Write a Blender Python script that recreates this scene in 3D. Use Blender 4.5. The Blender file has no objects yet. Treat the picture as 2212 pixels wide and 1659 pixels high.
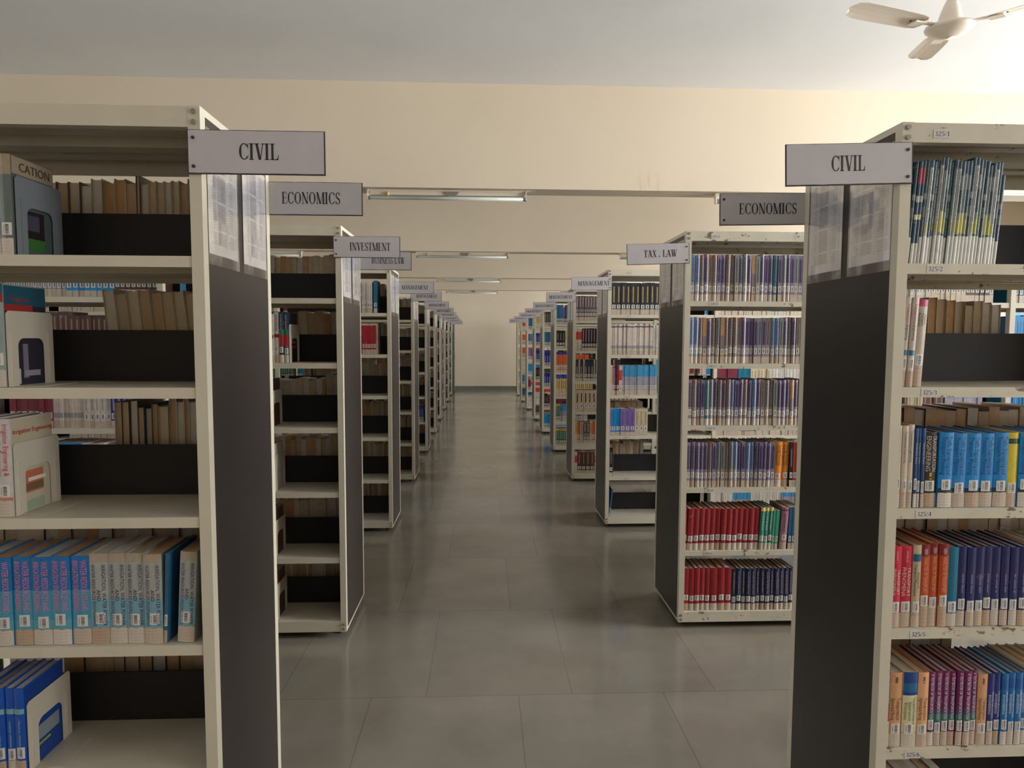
import bpy, math, random
from mathutils import Matrix, Vector

random.seed(7)
SC = bpy.context.scene
COL = SC.collection
PI = math.pi

# ------------------------------------------------------------------ camera
F_PX, PITCH, YAW, ROLL, CAM_Z = 1417.99, .068156, .04305, .003354, 1.593


def cam_axes():
    cp, sp = math.cos(PITCH), math.sin(PITCH)
    cy, sy = math.cos(YAW), math.sin(YAW)
    cr, sr = math.cos(ROLL), math.sin(ROLL)

    def to_world(x, up, fw):
        x, up = cr * x - sr * up, sr * x + cr * up
        y, z = cp * fw + sp * up, -sp * fw + cp * up
        return Vector((cy * x + sy * y, -sy * x + cy * y, z))
    return to_world(1, 0, 0), to_world(0, 1, 0), to_world(0, 0, 1)


RT, UP, FW = cam_axes()
cd = bpy.data.cameras.new('camera')
cam = bpy.data.objects.new('camera', cd)
COL.objects.link(cam)
m = Matrix((RT, UP, -FW)).transposed().to_4x4()
m.translation = Vector((0, 0, CAM_Z))
cam.matrix_world = m
cd.sensor_fit = 'HORIZONTAL'
cd.sensor_width = 36
cd.lens = 36 * F_PX / 2212
cd.clip_start = .05
cd.clip_end = 100
SC.camera = cam


def at(px, py, Y):
    """the point of the plane y = Y that the photograph shows at px, py"""
    v = RT * (px - 1106) - UP * (py - 829.5) + FW * F_PX
    k = Y / v.y
    return v.x * k, v.z * k + CAM_Z


# ------------------------------------------------------------------ world, light, exposure
SC.view_settings.view_transform = 'Standard'
SC.view_settings.look = 'None'
SC.view_settings.gamma = 1
SC.view_settings.use_curve_mapping = False
SC.view_settings.exposure = 1.0
SC.cycles.max_bounces = 10
SC.cycles.diffuse_bounces = 6
SC.cycles.glossy_bounces = 4
SC.cycles.transparent_max_bounces = 12
SC.cycles.caustics_reflective = False
SC.cycles.caustics_refractive = False
SC.cycles.sample_clamp_indirect = 6

w = bpy.data.worlds.new('sky')
SC.world = w
w.use_nodes = True
w.node_tree.nodes['Background'].inputs[0].default_value = (.95, .97, 1, 1)
w.node_tree.nodes['Background'].inputs[1].default_value = 1.6

ROOM = dict(x0=-8.2, x1=7.4, y0=-3.4, y1=20.7, z1=3.535)
WIN_R = [(-3.0, -.2), (1.3, 4.4), (5.9, 8.2), (9.4, 11.8), (13.1, 15.0), (16.4, 18.9)]
WIN_L = [(-3.0, -.2), (1.4, 4.4), (5.9, 8.2), (9.4, 11.8), (13.1, 15.0), (16.4, 18.9)]
WZ = (1.45, 3.2)


def daylight(name, x, y0, y1, side, power, color):
    l = bpy.data.lights.new(name, 'AREA')
    l.shape = 'RECTANGLE'
    l.size, l.size_y = y1 - y0, WZ[1] - WZ[0]
    l.energy = power * (y1 - y0) * (WZ[1] - WZ[0])
    l.color = color
    o = bpy.data.objects.new(name, l)
    COL.objects.link(o)
    o.location = (x, (y0 + y1) / 2, (WZ[0] + WZ[1]) / 2)
    # light looks down its own -Z: turn that to the room, local X along the wall
    zax = Vector((side, 0, 0))
    xax = Vector((0, 1, 0))
    yax = zax.cross(xax)
    mm = Matrix((xax, yax, zax)).transposed().to_4x4()
    mm.translation = o.location
    o.matrix_world = mm
    return o


RP = [30, 104, 66, 54, 54, 66]
LP = [11, 5, 9, 14, 20, 28]
for (a, b), p in zip(WIN_R, RP):
    daylight('daylight', ROOM['x1'] + .30, a, b, 1, p, (1, .992, .98))
for (a, b), p in zip(WIN_L, LP):
    daylight('daylight', ROOM['x0'] - .30, a, b, -1, p, (1, .992, .98))


# ------------------------------------------------------------------ colour and materials
def lin(c):
    return tuple(((v / 255) / 12.92 if v <= 10 else ((v / 255 + .055) / 1.055) ** 2.4) for v in c)


def mat(name, color=None, rough=.5, metal=0, spec=.5, attr=False, noise=None, bump=None, coat=0):
    mt = bpy.data.materials.new(name)
    mt.use_nodes = True
    nt = mt.node_tree
    b = nt.nodes['Principled BSDF']
    b.inputs['Roughness'].default_value = rough
    b.inputs['Metallic'].default_value = metal
    b.inputs['Specular IOR Level'].default_value = spec
    if coat:
        b.inputs['Coat Weight'].default_value = coat
        b.inputs['Coat Roughness'].default_value = .08
    N, L = nt.nodes.new, nt.links.new
    src = None
    if attr:
        a = N('ShaderNodeAttribute')
        a.attribute_name = 'Col'
        src = a.outputs['Color']
    elif color is not None:
        r = N('ShaderNodeRGB')
        r.outputs[0].default_value = (*color, 1)
        src = r.outputs[0]
    tc = N('ShaderNodeTexCoord')
    if noise:  # (scale, amount)
        n = N('ShaderNodeTexNoise')
        n.inputs['Scale'].default_value = noise[0]
        n.inputs['Detail'].default_value = 5
        L(tc.outputs['Object'], n.inputs['Vector'])
        mr = N('ShaderNodeMapRange')
        mr.inputs[1].default_value = .3
        mr.inputs[2].default_value = .7
        mr.inputs[3].default_value = 1 - noise[1]
        mr.inputs[4].default_value = 1 + noise[1] * .4
        L(n.outputs['Fac'], mr.inputs[0])
        mx = N('ShaderNodeVectorMath')
        mx.operation = 'SCALE'
        L(src, mx.inputs[0])
        L(mr.outputs[0], mx.inputs['Scale'])
        src = mx.outputs[0]
    if src:
        L(src, b.inputs['Base Color'])
    if bump:
        n = N('ShaderNodeTexNoise')
        n.inputs['Scale'].default_value = bump[0]
        n.inputs['Detail'].default_value = 4
        L(tc.outputs['Object'], n.inputs['Vector'])
        bp = N('ShaderNodeBump')
        bp.inputs['Strength'].default_value = bump[1]
        bp.inputs['Distance'].default_value = bump[2]
        L(n.outputs['Fac'], bp.inputs['Height'])
        L(bp.outputs[0], b.inputs['Normal'])
    return mt, nt, b, src


CREAM = (.60, .555, .44)
M = {}
M['cream'] = mat('cream_painted_steel', CREAM, .42, noise=(6, .06), bump=(60, .05, .001))[0]
M['ceiling'] = mat('ceiling_paint', (.81, .82, .825), .9, noise=(1.1, .05), bump=(9, .25, .004))[0]
M['wall'] = mat('cream_wall_paint', (.67, .58, .45), .85, noise=(.8, .05), bump=(14, .15, .003))[0]
M['skirting'] = mat('grey_stone_skirting', (.16, .17, .14), .4, noise=(8, .2))[0]
M['black'] = mat('black_sheet', (.016, .015, .014), .55, spec=.3)[0]
M['foot'] = mat('black_rubber', (.02, .02, .02), .6)[0]
M['bolt'] = mat('dull_steel', (.30, .28, .24), .4, metal=.6)[0]
M['rivet'] = mat('dark_rivet', (.03, .03, .035), .4, metal=.3)[0]
M['sign_board'] = mat('dark_board_edge', (.035, .025, .035), .6)[0]
M['sign_face'] = mat('white_sign_sheet', (.50, .475, .49), .55, noise=(14, .05))[0]
M['ink'] = mat('black_ink', (.02, .018, .025), .6)[0]
M['print'] = mat('painted_print', rough=.5, attr=True)[0]
M['cover'] = mat('book_cover', rough=.42, attr=True, noise=(38, .13), bump=(90, .08, .0006))[0]
M['pages'] = mat('book_pages', rough=.85, attr=True, noise=(30, .10))[0]
M['bookend'] = mat('cream_bookend', (.58, .53, .43), .4)[0]
M['bookend_grey'] = mat('grey_bookend', (.20, .23, .25), .45)[0]
M['fan'] = mat('ivory_fan_paint', (.74, .66, .56), .35)[0]
M['tube'] = mat('unlit_glass_tube', (.50, .53, .50), .2)[0]
M['cream_lamp'] = mat('lamp_housing', (.62, .56, .46), .45)[0]
M['green'] = mat('green_painted_steel', (.12, .19, .16), .45)[0]
M['paper'] = mat('printed_paper', rough=.7, attr=True)[0]
M['window_frame'] = mat('window_frame_steel', (.45, .43, .38), .5)[0]

# scuffs and worn spots on the book covers
nt = M['cover'].node_tree
b = nt.nodes['Principled BSDF']
N, L = nt.nodes.new, nt.links.new
src = b.inputs['Base Color'].links[0].from_socket
n1 = N('ShaderNodeTexNoise')
n1.inputs['Scale'].default_value = 26
n1.inputs['Detail'].default_value = 6
n1.inputs['Roughness'].default_value = .7
L(N('ShaderNodeNewGeometry').outputs['Position'], n1.inputs['Vector'])
r1 = N('ShaderNodeMapRange')
r1.inputs[1].default_value = .63
r1.inputs[2].default_value = .70
r1.inputs[4].default_value = .55
L(n1.outputs['Fac'], r1.inputs[0])
mx = N('ShaderNodeMixRGB')
L(r1.outputs[0], mx.inputs[0])
L(src, mx.inputs[1])
mx.inputs[2].default_value = (.42, .34, .27, 1)
L(mx.outputs[0], b.inputs['Base Color'])

# laminate of the end panels: dark brown, faintly mottled
mt, nt, b, s = mat('dark_laminate', (.027, .0215, .02), .33, spec=.5, noise=(3.2, .16), bump=(220, .06, .0004))
M['laminate'] = mt

# worn paint: chips showing brown primer
mt, nt, b, src = mat('worn_cream_paint', CREAM, .45, noise=(9, .10), bump=(60, .06, .001))
N, L = nt.nodes.new, nt.links.new
tc = N('ShaderNodeTexCoord')
mp = N('ShaderNodeMapping')
mp.inputs['Scale'].default_value = (1, 1, 1.6)
n1 = N('ShaderNodeTexNoise')
n1.inputs['Scale'].default_value = 17
n1.inputs['Detail'].default_value = 7
n1.inputs['Roughness'].default_value = .68
r1 = N('ShaderNodeMapRange')
r1.inputs[1].default_value = .60
r1.inputs[2].default_value = .635
L(N('ShaderNodeNewGeometry').outputs['Position'], mp.inputs[0])
L(mp.outputs[0], n1.inputs['Vector'])
L(n1.outputs['Fac'], r1.inputs[0])
mx = N('ShaderNodeMixRGB')
L(r1.outputs[0], mx.inputs[0])
L(src, mx.inputs[1])
mx.inputs[2].default_value = (.17, .105, .06, 1)
L(mx.outputs[0], b.inputs['Base Color'])
M['worn'] = mt

# clear plastic sleeve
mt = bpy.data.materials.new('clear_plastic')
mt.use_nodes = True
nt = mt.node_tree
nt.nodes.remove(nt.nodes['Principled BSDF'])
N, L = nt.nodes.new, nt.links.new
tr = N('ShaderNodeBsdfTransparent')
tr.inputs[0].default_value = (.98, .98, .98, 1)
gl = N('ShaderNodeBsdfGlossy')
gl.inputs['Roughness'].default_value = .18
fr = N('ShaderNodeFresnel')
fr.inputs[0].default_value = 1.5
ad = N('ShaderNodeMath')
ad.operation = 'MULTIPLY_ADD'
ad.inputs[1].default_value = .6
ad.inputs[2].default_value = .0
ms = N('ShaderNodeMixShader')
tc = N('ShaderNodeTexCoord')
no = N('ShaderNodeTexNoise')
no.inputs['Scale'].default_value = 9
no.inputs['Detail'].default_value = 3
no.inputs['Distortion'].default_value = 1.4
bp = N('ShaderNodeBump')
bp.inputs['Strength'].default_value = .35
bp.inputs['Distance'].default_value = .004
L(tc.outputs['Object'], no.inputs['Vector'])
L(no.outputs['Fac'], bp.inputs['Height'])
L(bp.outputs[0], gl.inputs['Normal'])
L(bp.outputs[0], fr.inputs['Normal'])
L(fr.outputs[0], ad.inputs[0])
L(ad.outputs[0], ms.inputs[0])
L(tr.outputs[0], ms.inputs[1])
L(gl.outputs[0], ms.inputs[2])
L(ms.outputs[0], nt.nodes['Material Output'].inputs[0])
M['plastic'] = mt

# window glass
mt = bpy.data.materials.new('window_glass')
mt.use_nodes = True
nt = mt.node_tree
nt.nodes.remove(nt.nodes['Principled BSDF'])
N, L = nt.nodes.new, nt.links.new
tr = N('ShaderNodeBsdfTransparent')
gl = N('ShaderNodeBsdfGlossy')
gl.inputs['Roughness'].default_value = .02
fr = N('ShaderNodeFresnel')
ms = N('ShaderNodeMixShader')
L(fr.outputs[0], ms.inputs[0])
L(tr.outputs[0], ms.inputs[1])
L(gl.outputs[0], ms.inputs[2])
L(ms.outputs[0], nt.nodes['Material Output'].inputs[0])
M['glass'] = mt

# polished grey-green stone floor laid in slabs
mt = bpy.data.materials.new('polished_stone_floor')
mt.use_nodes = True
nt = mt.node_tree
b = nt.nodes['Principled BSDF']
N, L = nt.nodes.new, nt.links.new
tc = N('ShaderNodeTexCoord')
mp = N('ShaderNodeMapping')
mp.inputs['Location'].default_value = (.256, -.05, 0)
br = N('ShaderNodeTexBrick')
br.offset = .37
br.inputs['Scale'].default_value = 1
br.inputs['Brick Width'].default_value = .655
br.inputs['Row Height'].default_value = .93
br.inputs['Mortar Size'].default_value = .0028
br.inputs['Mortar Smooth'].default_value = .3
br.inputs['Color1'].default_value = (.215, .198, .163, 1)
br.inputs['Color2'].default_value = (.242, .222, .183, 1)
br.inputs['Mortar'].default_value = (.165, .151, .122, 1)
L(tc.outputs['Object'], mp.inputs[0])
L(mp.outputs[0], br.inputs[0])
n1 = N('ShaderNodeTexNoise')
n1.inputs['Scale'].default_value = 1.7
n1.inputs['Detail'].default_value = 7
n1.inputs['Roughness'].default_value = .62
L(tc.outputs['Object'], n1.inputs['Vector'])
mr = N('ShaderNodeMapRange')
mr.inputs[1].default_value = .3
mr.inputs[2].default_value = .72
mr.inputs[3].default_value = .82
mr.inputs[4].default_value = 1.16
L(n1.outputs['Fac'], mr.inputs[0])
sc_ = N('ShaderNodeVectorMath')
sc_.operation = 'SCALE'
L(br.outputs[0], sc_.inputs[0])
L(mr.outputs[0], sc_.inputs['Scale'])
n4 = N('ShaderNodeTexNoise')
n4.inputs['Scale'].default_value = .9
n4.inputs['Detail'].default_value = 5
L(tc.outputs['Object'], n4.inputs['Vector'])
r4 = N('ShaderNodeMapRange')
r4.inputs[1].default_value = .52
r4.inputs[2].default_value = .72
r4.inputs[4].default_value = .75
L(n4.outputs['Fac'], r4.inputs[0])
m4 = N('ShaderNodeMixRGB')
L(r4.outputs[0], m4.inputs[0])
L(sc_.outputs[0], m4.inputs[1])
m4.inputs[2].default_value = (.175, .142, .105, 1)
L(m4.outputs[0], b.inputs['Base Color'])
n2 = N('ShaderNodeTexNoise')
n2.inputs['Scale'].default_value = 2.3
n2.inputs['Detail'].default_value = 4
L(tc.outputs['Object'], n2.inputs['Vector'])
mr2 = N('ShaderNodeMapRange')
mr2.inputs[1].default_value = .3
mr2.inputs[2].default_value = .7
mr2.inputs[3].default_value = .10
mr2.inputs[4].default_value = .20
L(n2.outputs['Fac'], mr2.inputs[0])
L(mr2.outputs[0], b.inputs['Roughness'])
b.inputs['Specular IOR Level'].default_value = .9
n3 = N('ShaderNodeTexNoise')
n3.inputs['Scale'].default_value = 3.1
n3.inputs['Detail'].default_value = 2
L(tc.outputs['Object'], n3.inputs['Vector'])
bp = N('ShaderNodeBump')
bp.inputs['Strength'].default_value = .2
bp.inputs['Distance'].default_value = .002
L(n3.outputs['Fac'], bp.inputs['Height'])
L(bp.outputs[0], b.inputs['Normal'])
M['floor'] = mt

# beam paint with a reddish water stain above the lower edge
mt, nt, b, src = mat('stained_wall_paint', (.67, .58, .45), .85, noise=(.8, .05), bump=(14, .15, .003))
N, L = nt.nodes.new, nt.links.new
tc = N('ShaderNodeTexCoord')
mp = N('ShaderNodeMapping')
mp.inputs['Scale'].default_value = (30, 1, 4)
n1 = N('ShaderNodeTexNoise')
n1.inputs['Scale'].default_value = 1.2
n1.inputs['Detail'].default_value = 3
L(tc.outputs['Object'], mp.inputs[0])
L(mp.outputs[0], n1.inputs['Vector'])
sx = N('ShaderNodeSeparateXYZ')
L(tc.outputs['Object'], sx.inputs[0])


def node_math(op, a, bb):
    nn = N('ShaderNodeMath')
    nn.operation = op
    nn.use_clamp = op == 'MAXIMUM'
    for k, v in ((0, a), (1, bb)):
        if isinstance(v, (int, float)):
            nn.inputs[k].default_value = v
        else:
            L(v, nn.inputs[k])
    return nn.outputs[0]


dx = node_math('ABSOLUTE', node_math('SUBTRACT', sx.outputs[0], 1.27), 0)
fx = node_math('MAXIMUM', node_math('SUBTRACT', 1, node_math('DIVIDE', dx, .11)), 0)
dz = node_math('SUBTRACT', sx.outputs[2], 2.75)
fz = node_math('MAXIMUM', node_math('SUBTRACT', 1, node_math('DIVIDE', dz, .17)), 0)
st = node_math('MAXIMUM', node_math('MULTIPLY', node_math('SUBTRACT', n1.outputs['Fac'], .47), 5), 0)
fac = node_math('MULTIPLY', node_math('MULTIPLY', fx, fz), st)
mx = N('ShaderNodeMixRGB')
L(fac, mx.inputs[0])
L(src, mx.inputs[1])
mx.inputs[2].default_value = (.36, .22, .16, 1)
L(mx.outputs[0], b.inputs['Base Color'])
M['beam'] = mt


# ------------------------------------------------------------------ mesh helpers
class MB:
    def __init__(s):
        s.v, s.f, s.m, s.c = [], [], [], []

    def face(s, pts, mi=0, col=None):
        n = len(s.v)
        s.v += [tuple(p) for p in pts]
        s.f.append(tuple(range(n, n + len(pts))))
        s.m.append(mi)
        s.c.append(col)
        return s

    def box(s, x0, y0, z0, x1, y1, z1, mi=0, col=None, cols=None):
        x0, x1 = min(x0, x1), max(x0, x1)
        y0, y1 = min(y0, y1), max(y0, y1)
        z0, z1 = min(z0, z1), max(z0, z1)
        n = len(s.v)
        s.v += [(x0, y0, z0), (x1, y0, z0), (x1, y1, z0), (x0, y1, z0), (x0, y0, z1), (x1, y0, z1), (x1, y1, z1), (x0, y1, z1)]
        for i, q in enumerate([(0, 3, 2, 1), (4, 5, 6, 7), (0, 1, 5, 4), (1, 2, 6, 5), (2, 3, 7, 6), (3, 0, 4, 7)]):
            s.f.append(tuple(n + k for k in q))
            s.m.append(mi)
            s.c.append(cols[i] if cols else col)
        return s

    def prism(s, poly, axis, a, b, mi=0, col=None):
        """extrude a 2D polygon (ccw) along an axis from a to b"""
        def P(p, t):
            return {'x': (t, p[0], p[1]), 'y': (p[0], t, p[1]), 'z': (p[0], p[1], t)}[axis]
        n = len(s.v)
        k = len(poly)
        s.v += [P(p, a) for p in poly] + [P(p, b) for p in poly]
        fl = [tuple(range(n, n + k))[::-1], tuple(range(n + k, n + 2 * k))]
        fl += [(n + i, n + (i + 1) % k, n + k + (i + 1) % k, n + k + i) for i in range(k)]
        for q in fl:
            s.f.append(q)
            s.m.append(mi)
            s.c.append(col)
        return s

    def lathe(s, prof, cx, cy, n=24, mi=0):
        """prof: list of (r, z)"""
        b0 = len(s.v)
        for r, z in prof:
            for i in range(n):
                a = 2 * PI * i / n
                s.v.append((cx + r * math.cos(a), cy + r * math.sin(a), z))
        for j in range(len(prof) - 1):
            for i in range(n):
                a, b_ = b0 + j * n + i, b0 + j * n + (i + 1) % n
                s.f.append((a, b_, b_ + n, a + n))
                s.m.append(mi)
                s.c.append(None)
        for j in (0, len(prof) - 1):
            s.f.append(tuple(b0 + j * n + i for i in range(n)))
            s.m.append(mi)
            s.c.append(None)
        return s

    def tube(s, p0, p1, r, n=12, mi=0):
        p0, p1 = Vector(p0), Vector(p1)
        d = (p1 - p0).normalized()
        a = d.orthogonal().normalized()
        b_ = d.cross(a)
        k = len(s.v)
        for p in (p0, p1):
            for i in range(n):
                t = 2 * PI * i / n
                s.v.append(tuple(p + a * r * math.cos(t) + b_ * r * math.sin(t)))
        for i in range(n):
            s.f.append((k + i, k + (i + 1) % n, k + n + (i + 1) % n, k + n + i))
            s.m.append(mi)
            s.c.append(None)
        s.f.append(tuple(k + i for i in range(n))[::-1])
        s.f.append(tuple(k + n + i for i in range(n)))
        s.m += [mi, mi]
        s.c += [None, None]
        return s

    def mesh(s, name, mats, smooth=False):
        me = bpy.data.meshes.new(name)
        me.from_pydata(s.v, [], s.f)
        for q in (mats if isinstance(mats, (list, tuple)) else [mats]):
            me.materials.append(q)
        me.polygons.foreach_set('material_index', s.m)
        if any(c is not None for c in s.c):
            at_ = me.color_attributes.new('Col', 'FLOAT_COLOR', 'CORNER')
            buf = []
            for q, c in zip(s.f, s.c):
                buf += list((*(c or (.5, .5, .5)), 1)) * len(q)
            at_.data.foreach_set('color', buf)
        if smooth:
            me.polygons.foreach_set('use_smooth', [True] * len(s.f))
        me.update()
        return me


def link(name, me, parent=None, loc=(0, 0, 0), rot=(0, 0, 0), scale=(1, 1, 1)):
    o = bpy.data.objects.new(name, me)
    COL.objects.link(o)
    o.location = loc
    o.rotation_euler = rot
    o.scale = scale
    if parent:
        o.parent = parent
    return o


def tag(o, label, cat, group=None, kind=None):
    o['label'] = label
    o['category'] = cat
    if group:
        o['group'] = group
    if kind:
        o['kind'] = kind
    return o


def struct(name, mb, mt_, smooth=False):
    o = link(name, mb.mesh(name, mt_, smooth))
    o['kind'] = 'structure'
    return o


def copy_thing(o, loc, rotz=None):
    c = o.copy()
    COL.objects.link(c)
    c.location = loc
    if rotz is not None:
        c.rotation_euler = (0, 0, rotz)
    for ch in list(o.children):
        d = ch.copy()
        COL.objects.link(d)
        d.parent = c
        for g in list(ch.children):
            e = g.copy()
            COL.objects.link(e)
            e.parent = d
    return c


# ------------------------------------------------------------------ room shell
X0, X1, Y0, Y1, Z1 = ROOM['x0'], ROOM['x1'], ROOM['y0'], ROOM['y1'], ROOM['z1']
struct('floor', MB().box(X0 - .2, Y0 - .2, -.12, X1 + .2, Y1 + .2, 0), M['floor'])
struct('ceiling', MB().box(X0 - .2, Y0 - .2, Z1, X1 + .2, Y1 + .2, Z1 + .15), M['ceiling'])
struct('wall_back', MB().box(X0 - .2, Y1, 0, X1 + .2, Y1 + .2, Z1), M['wall'])
struct('wall_front', MB().box(X0 - .2, Y0 - .2, 0, X1 + .2, Y0, Z1), M['wall'])
struct('baseboard_back', MB().box(X0, Y1 - .015, 0, X1, Y1, .115), M['skirting'])


def window_wall(name, xa, xb, wins, n0):
    mb = MB()
    mb.box(xa, Y0, 0, xb, Y1, WZ[0])
    mb.box(xa, Y0, WZ[1], xb, Y1, Z1)
    ys = [Y0]
    for a, b_ in wins:
        ys += [a, b_]
    ys.append(Y1)
    for i in range(0, len(ys), 2):
        mb.box(xa, ys[i], WZ[0], xb, ys[i + 1], WZ[1])
    struct(name, mb, M['wall'])
    xm = (xa + xb) / 2
    for i, (a, b_) in enumerate(wins):
        fm = MB()
        t = .045
        for z in (WZ[0], WZ[1] - t, WZ[0] + .62 * (WZ[1] - WZ[0])):
            fm.box(xm - .03, a, z, xm + .03, b_, z + t)
        k = 3
        for j in range(k + 1):
            y = a + (b_ - a - t) * j / k
            fm.box(xm - .03, y, WZ[0], xm + .03, y + t, WZ[1])
        fo = struct('window_%d' % (n0 + i), fm, M['window_frame'])
        g = link('glass', MB().box(xm - .003, a, WZ[0], xm + .003, b_, WZ[1]).mesh('glass', M['glass']), fo)
    return


window_wall('wall_right', X1, X1 + .2, WIN_R, 1)
window_wall('wall_left', X0 - .2, X0, WIN_L, 1 + len(WIN_R))

BEAMS = [5.15, 8.8, 12.55, 15.65]
for i, y in enumerate(BEAMS):
    struct('trim_%d' % (i + 1), MB().box(X0, y, 2.75, X1, y + .22, Z1), M['beam' if i == 0 else 'wall'])


# ------------------------------------------------------------------ lettering (serif capitals drawn as strokes)
def serif_glyph(ch):
    T, t, s = .185, .06, .05
    q = []

    def R(x0, y0, x1, y1):
        q.append([(x0, y0), (x1, y0), (x1, y1), (x0, y1)])

    def D(x0, y0, x1, y1, wd):
        q.append([(x0 - wd / 2, y0), (x0 + wd / 2, y0), (x1 + wd / 2, y1), (x1 - wd / 2, y1)])

    def serif(x, y, e=.085, wd=T):
        R(x - wd / 2 - e, y if y < .5 else y - s, x + wd / 2 + e, y + s if y < .5 else y)

    def arc(cx, cy, rx, ry, a0, a1, T_=T, t_=t, n=18):
        pr = None
        for i in range(n + 1):
            a = math.radians(a0 + (a1 - a0) * i / n)
            c_, s_ = math.cos(a), math.sin(a)
            wd = t_ + (T_ - t_) * abs(c_) ** 1.4
            o_ = (cx + rx * c_, cy + ry * s_)
            i_ = (cx + (rx - wd) * c_, cy + (ry - t_ - (wd - t_) * .3) * s_)
            if pr:
                q.append([pr[0], o_, i_, pr[1]])
            pr = (o_, i_)

    adv = .7
    if ch == 'I':
        R(.16 - T / 2 + .02, 0, .16 + T / 2 + .02, 1); serif(.18, 0); serif(.18, 1); adv = .42
    elif ch == 'L':
        R(.10, 0, .27, 1); serif(.185, 1); R(.015, 0, .60, s); D(.60, s, .645, .30, .05); R(.52, 0, .64, s * 2); adv = .68
    elif ch == 'V':
        D(.16, 1, .40, 0, T); D(.64, 1, .43, 0, t); serif(.16, 1, .09); serif(.64, 1, .09, t); adv = .76
    elif ch == 'C':
        arc(.42, .5, .39, .51, 42, 318); R(.68, .66, .73, 1.0); R(.70, .14, .735, .28); adv = .80
    elif ch == 'G':
        arc(.42, .5, .39, .51, 42, 300); R(.68, .66, .73, 1.0); R(.57, .04, .73, .42); serif(.65, .445, .07, .16); adv = .86
    elif ch == 'E':
        R(.10, 0, .27, 1); R(.015, 0, .60, s); R(.015, 1 - s, .58, 1); R(.27, .49, .45, .49 + s)
        R(.43, .38, .47, .64); D(.60, s, .65, .28, .05); D(.57, 1 - s, .60, .76, .05); adv = .70
    elif ch == 'O':
        arc(.42, .5, .39, .51, 0, 360, n=32); adv = .86
    elif ch == 'N':
        R(.13, 0, .13 + t, 1); R(.68, 0, .68 + t, 1); D(.15, 1, .67, 0, T)
        serif(.155, 0, .10, t); serif(.71, 1, .10, t); R(.0, 1 - s, .22, 1); adv = .86
    elif ch == 'M':
        R(.12, 0, .12 + t, 1); R(.78, 0, .78 + T, 1); D(.17, 1, .50, 0, T); D(.82, 1, .52, 0, t)
        serif(.145, 0, .10, t); serif(.865, 0); R(0, 1 - s, .26, 1); R(.78, 1 - s, 1.03, 1); adv = 1.06
    elif ch == 'S':
        arc(.31, .745, .24, .265, 25, 270, .13, .06); arc(.31, .26, .27, .275, 90, -155, .14, .06)
        D(.17, .60, .47, .36, .20); R(.50, .70, .545, 1.0); R(.045, 0, .09, .30); adv = .64
    elif ch == 'T':
        R(.25, 0, .42, 1); serif(.335, 0); R(.02, 1 - s, .65, 1); D(.05, 1 - s, .02, .72, .045); D(.62, 1 - s, .65, .72, .045); adv = .70
    elif ch == 'A':
        D(.10, 0, .37, 1, t); D(.64, 0, .38, 1, T); R(.18, .30, .56, .30 + s); serif(.10, 0, .09, t); serif(.64, 0, .08); adv = .80
    elif ch == 'B':
        R(.10, 0, .27, 1); arc(.32, .755, .24, .25, -90, 90, .16); arc(.32, .265, .28, .27, -90, 90, .17)
        R(.015, 0, .33, s); R(.015, 1 - s, .33, 1); R(.2, .50, .33, .50 + s); adv = .68
    elif ch == 'U':
        R(.10, .30, .27, 1); R(.62, .30, .62 + t, 1); arc(.39, .30, .29, .31, 180, 360, .16); serif(.185, 1); serif(.65, 1, .09, t); adv = .80
    elif ch == 'W':
        D(.14, 1, .34, 0, T); D(.52, 1, .37, 0, t); D(.50, 1, .70, 0, T); D(.94, 1, .73, 0, t)
        serif(.14, 1, .08); serif(.50, 1, .08); serif(.94, 1, .08, t); adv = 1.06
    elif ch == 'X':
        D(.16, 1, .58, 0, T); D(.58, 1, .14, 0, t); serif(.16, 1, .08); serif(.59, 1, .09, t); serif(.58, 0, .08); serif(.13, 0, .09, t); adv = .74
    elif ch == ',':
        arc(.16, .10, .09, .09, 0, 360, .09, .09, 12); D(.21, .10, .11, -.16, .05); adv = .42
    elif ch == '1':
        R(.20, 0, .33, 1); serif(.265, 0, .09, .13); D(.22, 1, .08, .84, .05); adv = .50
    elif ch == '2':
        arc(.27, .72, .22, .28, 165, -20, .13, .06); D(.41, .62, .08, .06, .10); R(.04, 0, .50, .11); adv = .56
    elif ch == '3':
        arc(.25, .755, .20, .25, 150, -90, .13, .06); arc(.25, .265, .23, .27, 90, -150, .13, .06); adv = .54
    elif ch == '4':
        R(.33, 0, .45, 1); R(.02, .24, .52, .33); D(.06, .28, .38, 1, .07); adv = .56
    elif ch == '5':
        R(.12, .89, .46, 1); D(.14, .95, .10, .52, .07); arc(.24, .31, .23, .32, 130, -150, .13, .06); adv = .54
    elif ch == '6':
        arc(.27, .29, .22, .30, 0, 360, .12, .06, 22); arc(.40, .34, .36, .66, 100, 190, .12, .06); adv = .56
    elif ch == '/':
        D(.02, 0, .30, 1, .06); adv = .34
    elif ch == ' ':
        adv = .32
    return q, adv


def serif_polys(text, width, height, x0=0, z0=0):
    """polygons (x, z) of the text, scaled to the given width and cap height"""
    out, x = [], 0
    for ch in text:
        q, adv = serif_glyph(ch)
        out += [[(px + x, pz) for px, pz in p] for p in q]
        x += adv
    k = width / x
    return [[(x0 + px * k, z0 + pz * height) for px, pz in p] for p in out]


def flat_polys(mb, polys, y, mi=0, col=None):
    for p in polys:
        a = sum(p[i][0] * p[(i + 1) % len(p)][1] - p[(i + 1) % len(p)][0] * p[i][1] for i in range(len(p)))
        if a < 0:
            p = p[::-1]
        mb.face([(px, y, pz) for px, pz in p], mi, col)
    return mb


_sans = {}


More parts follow.
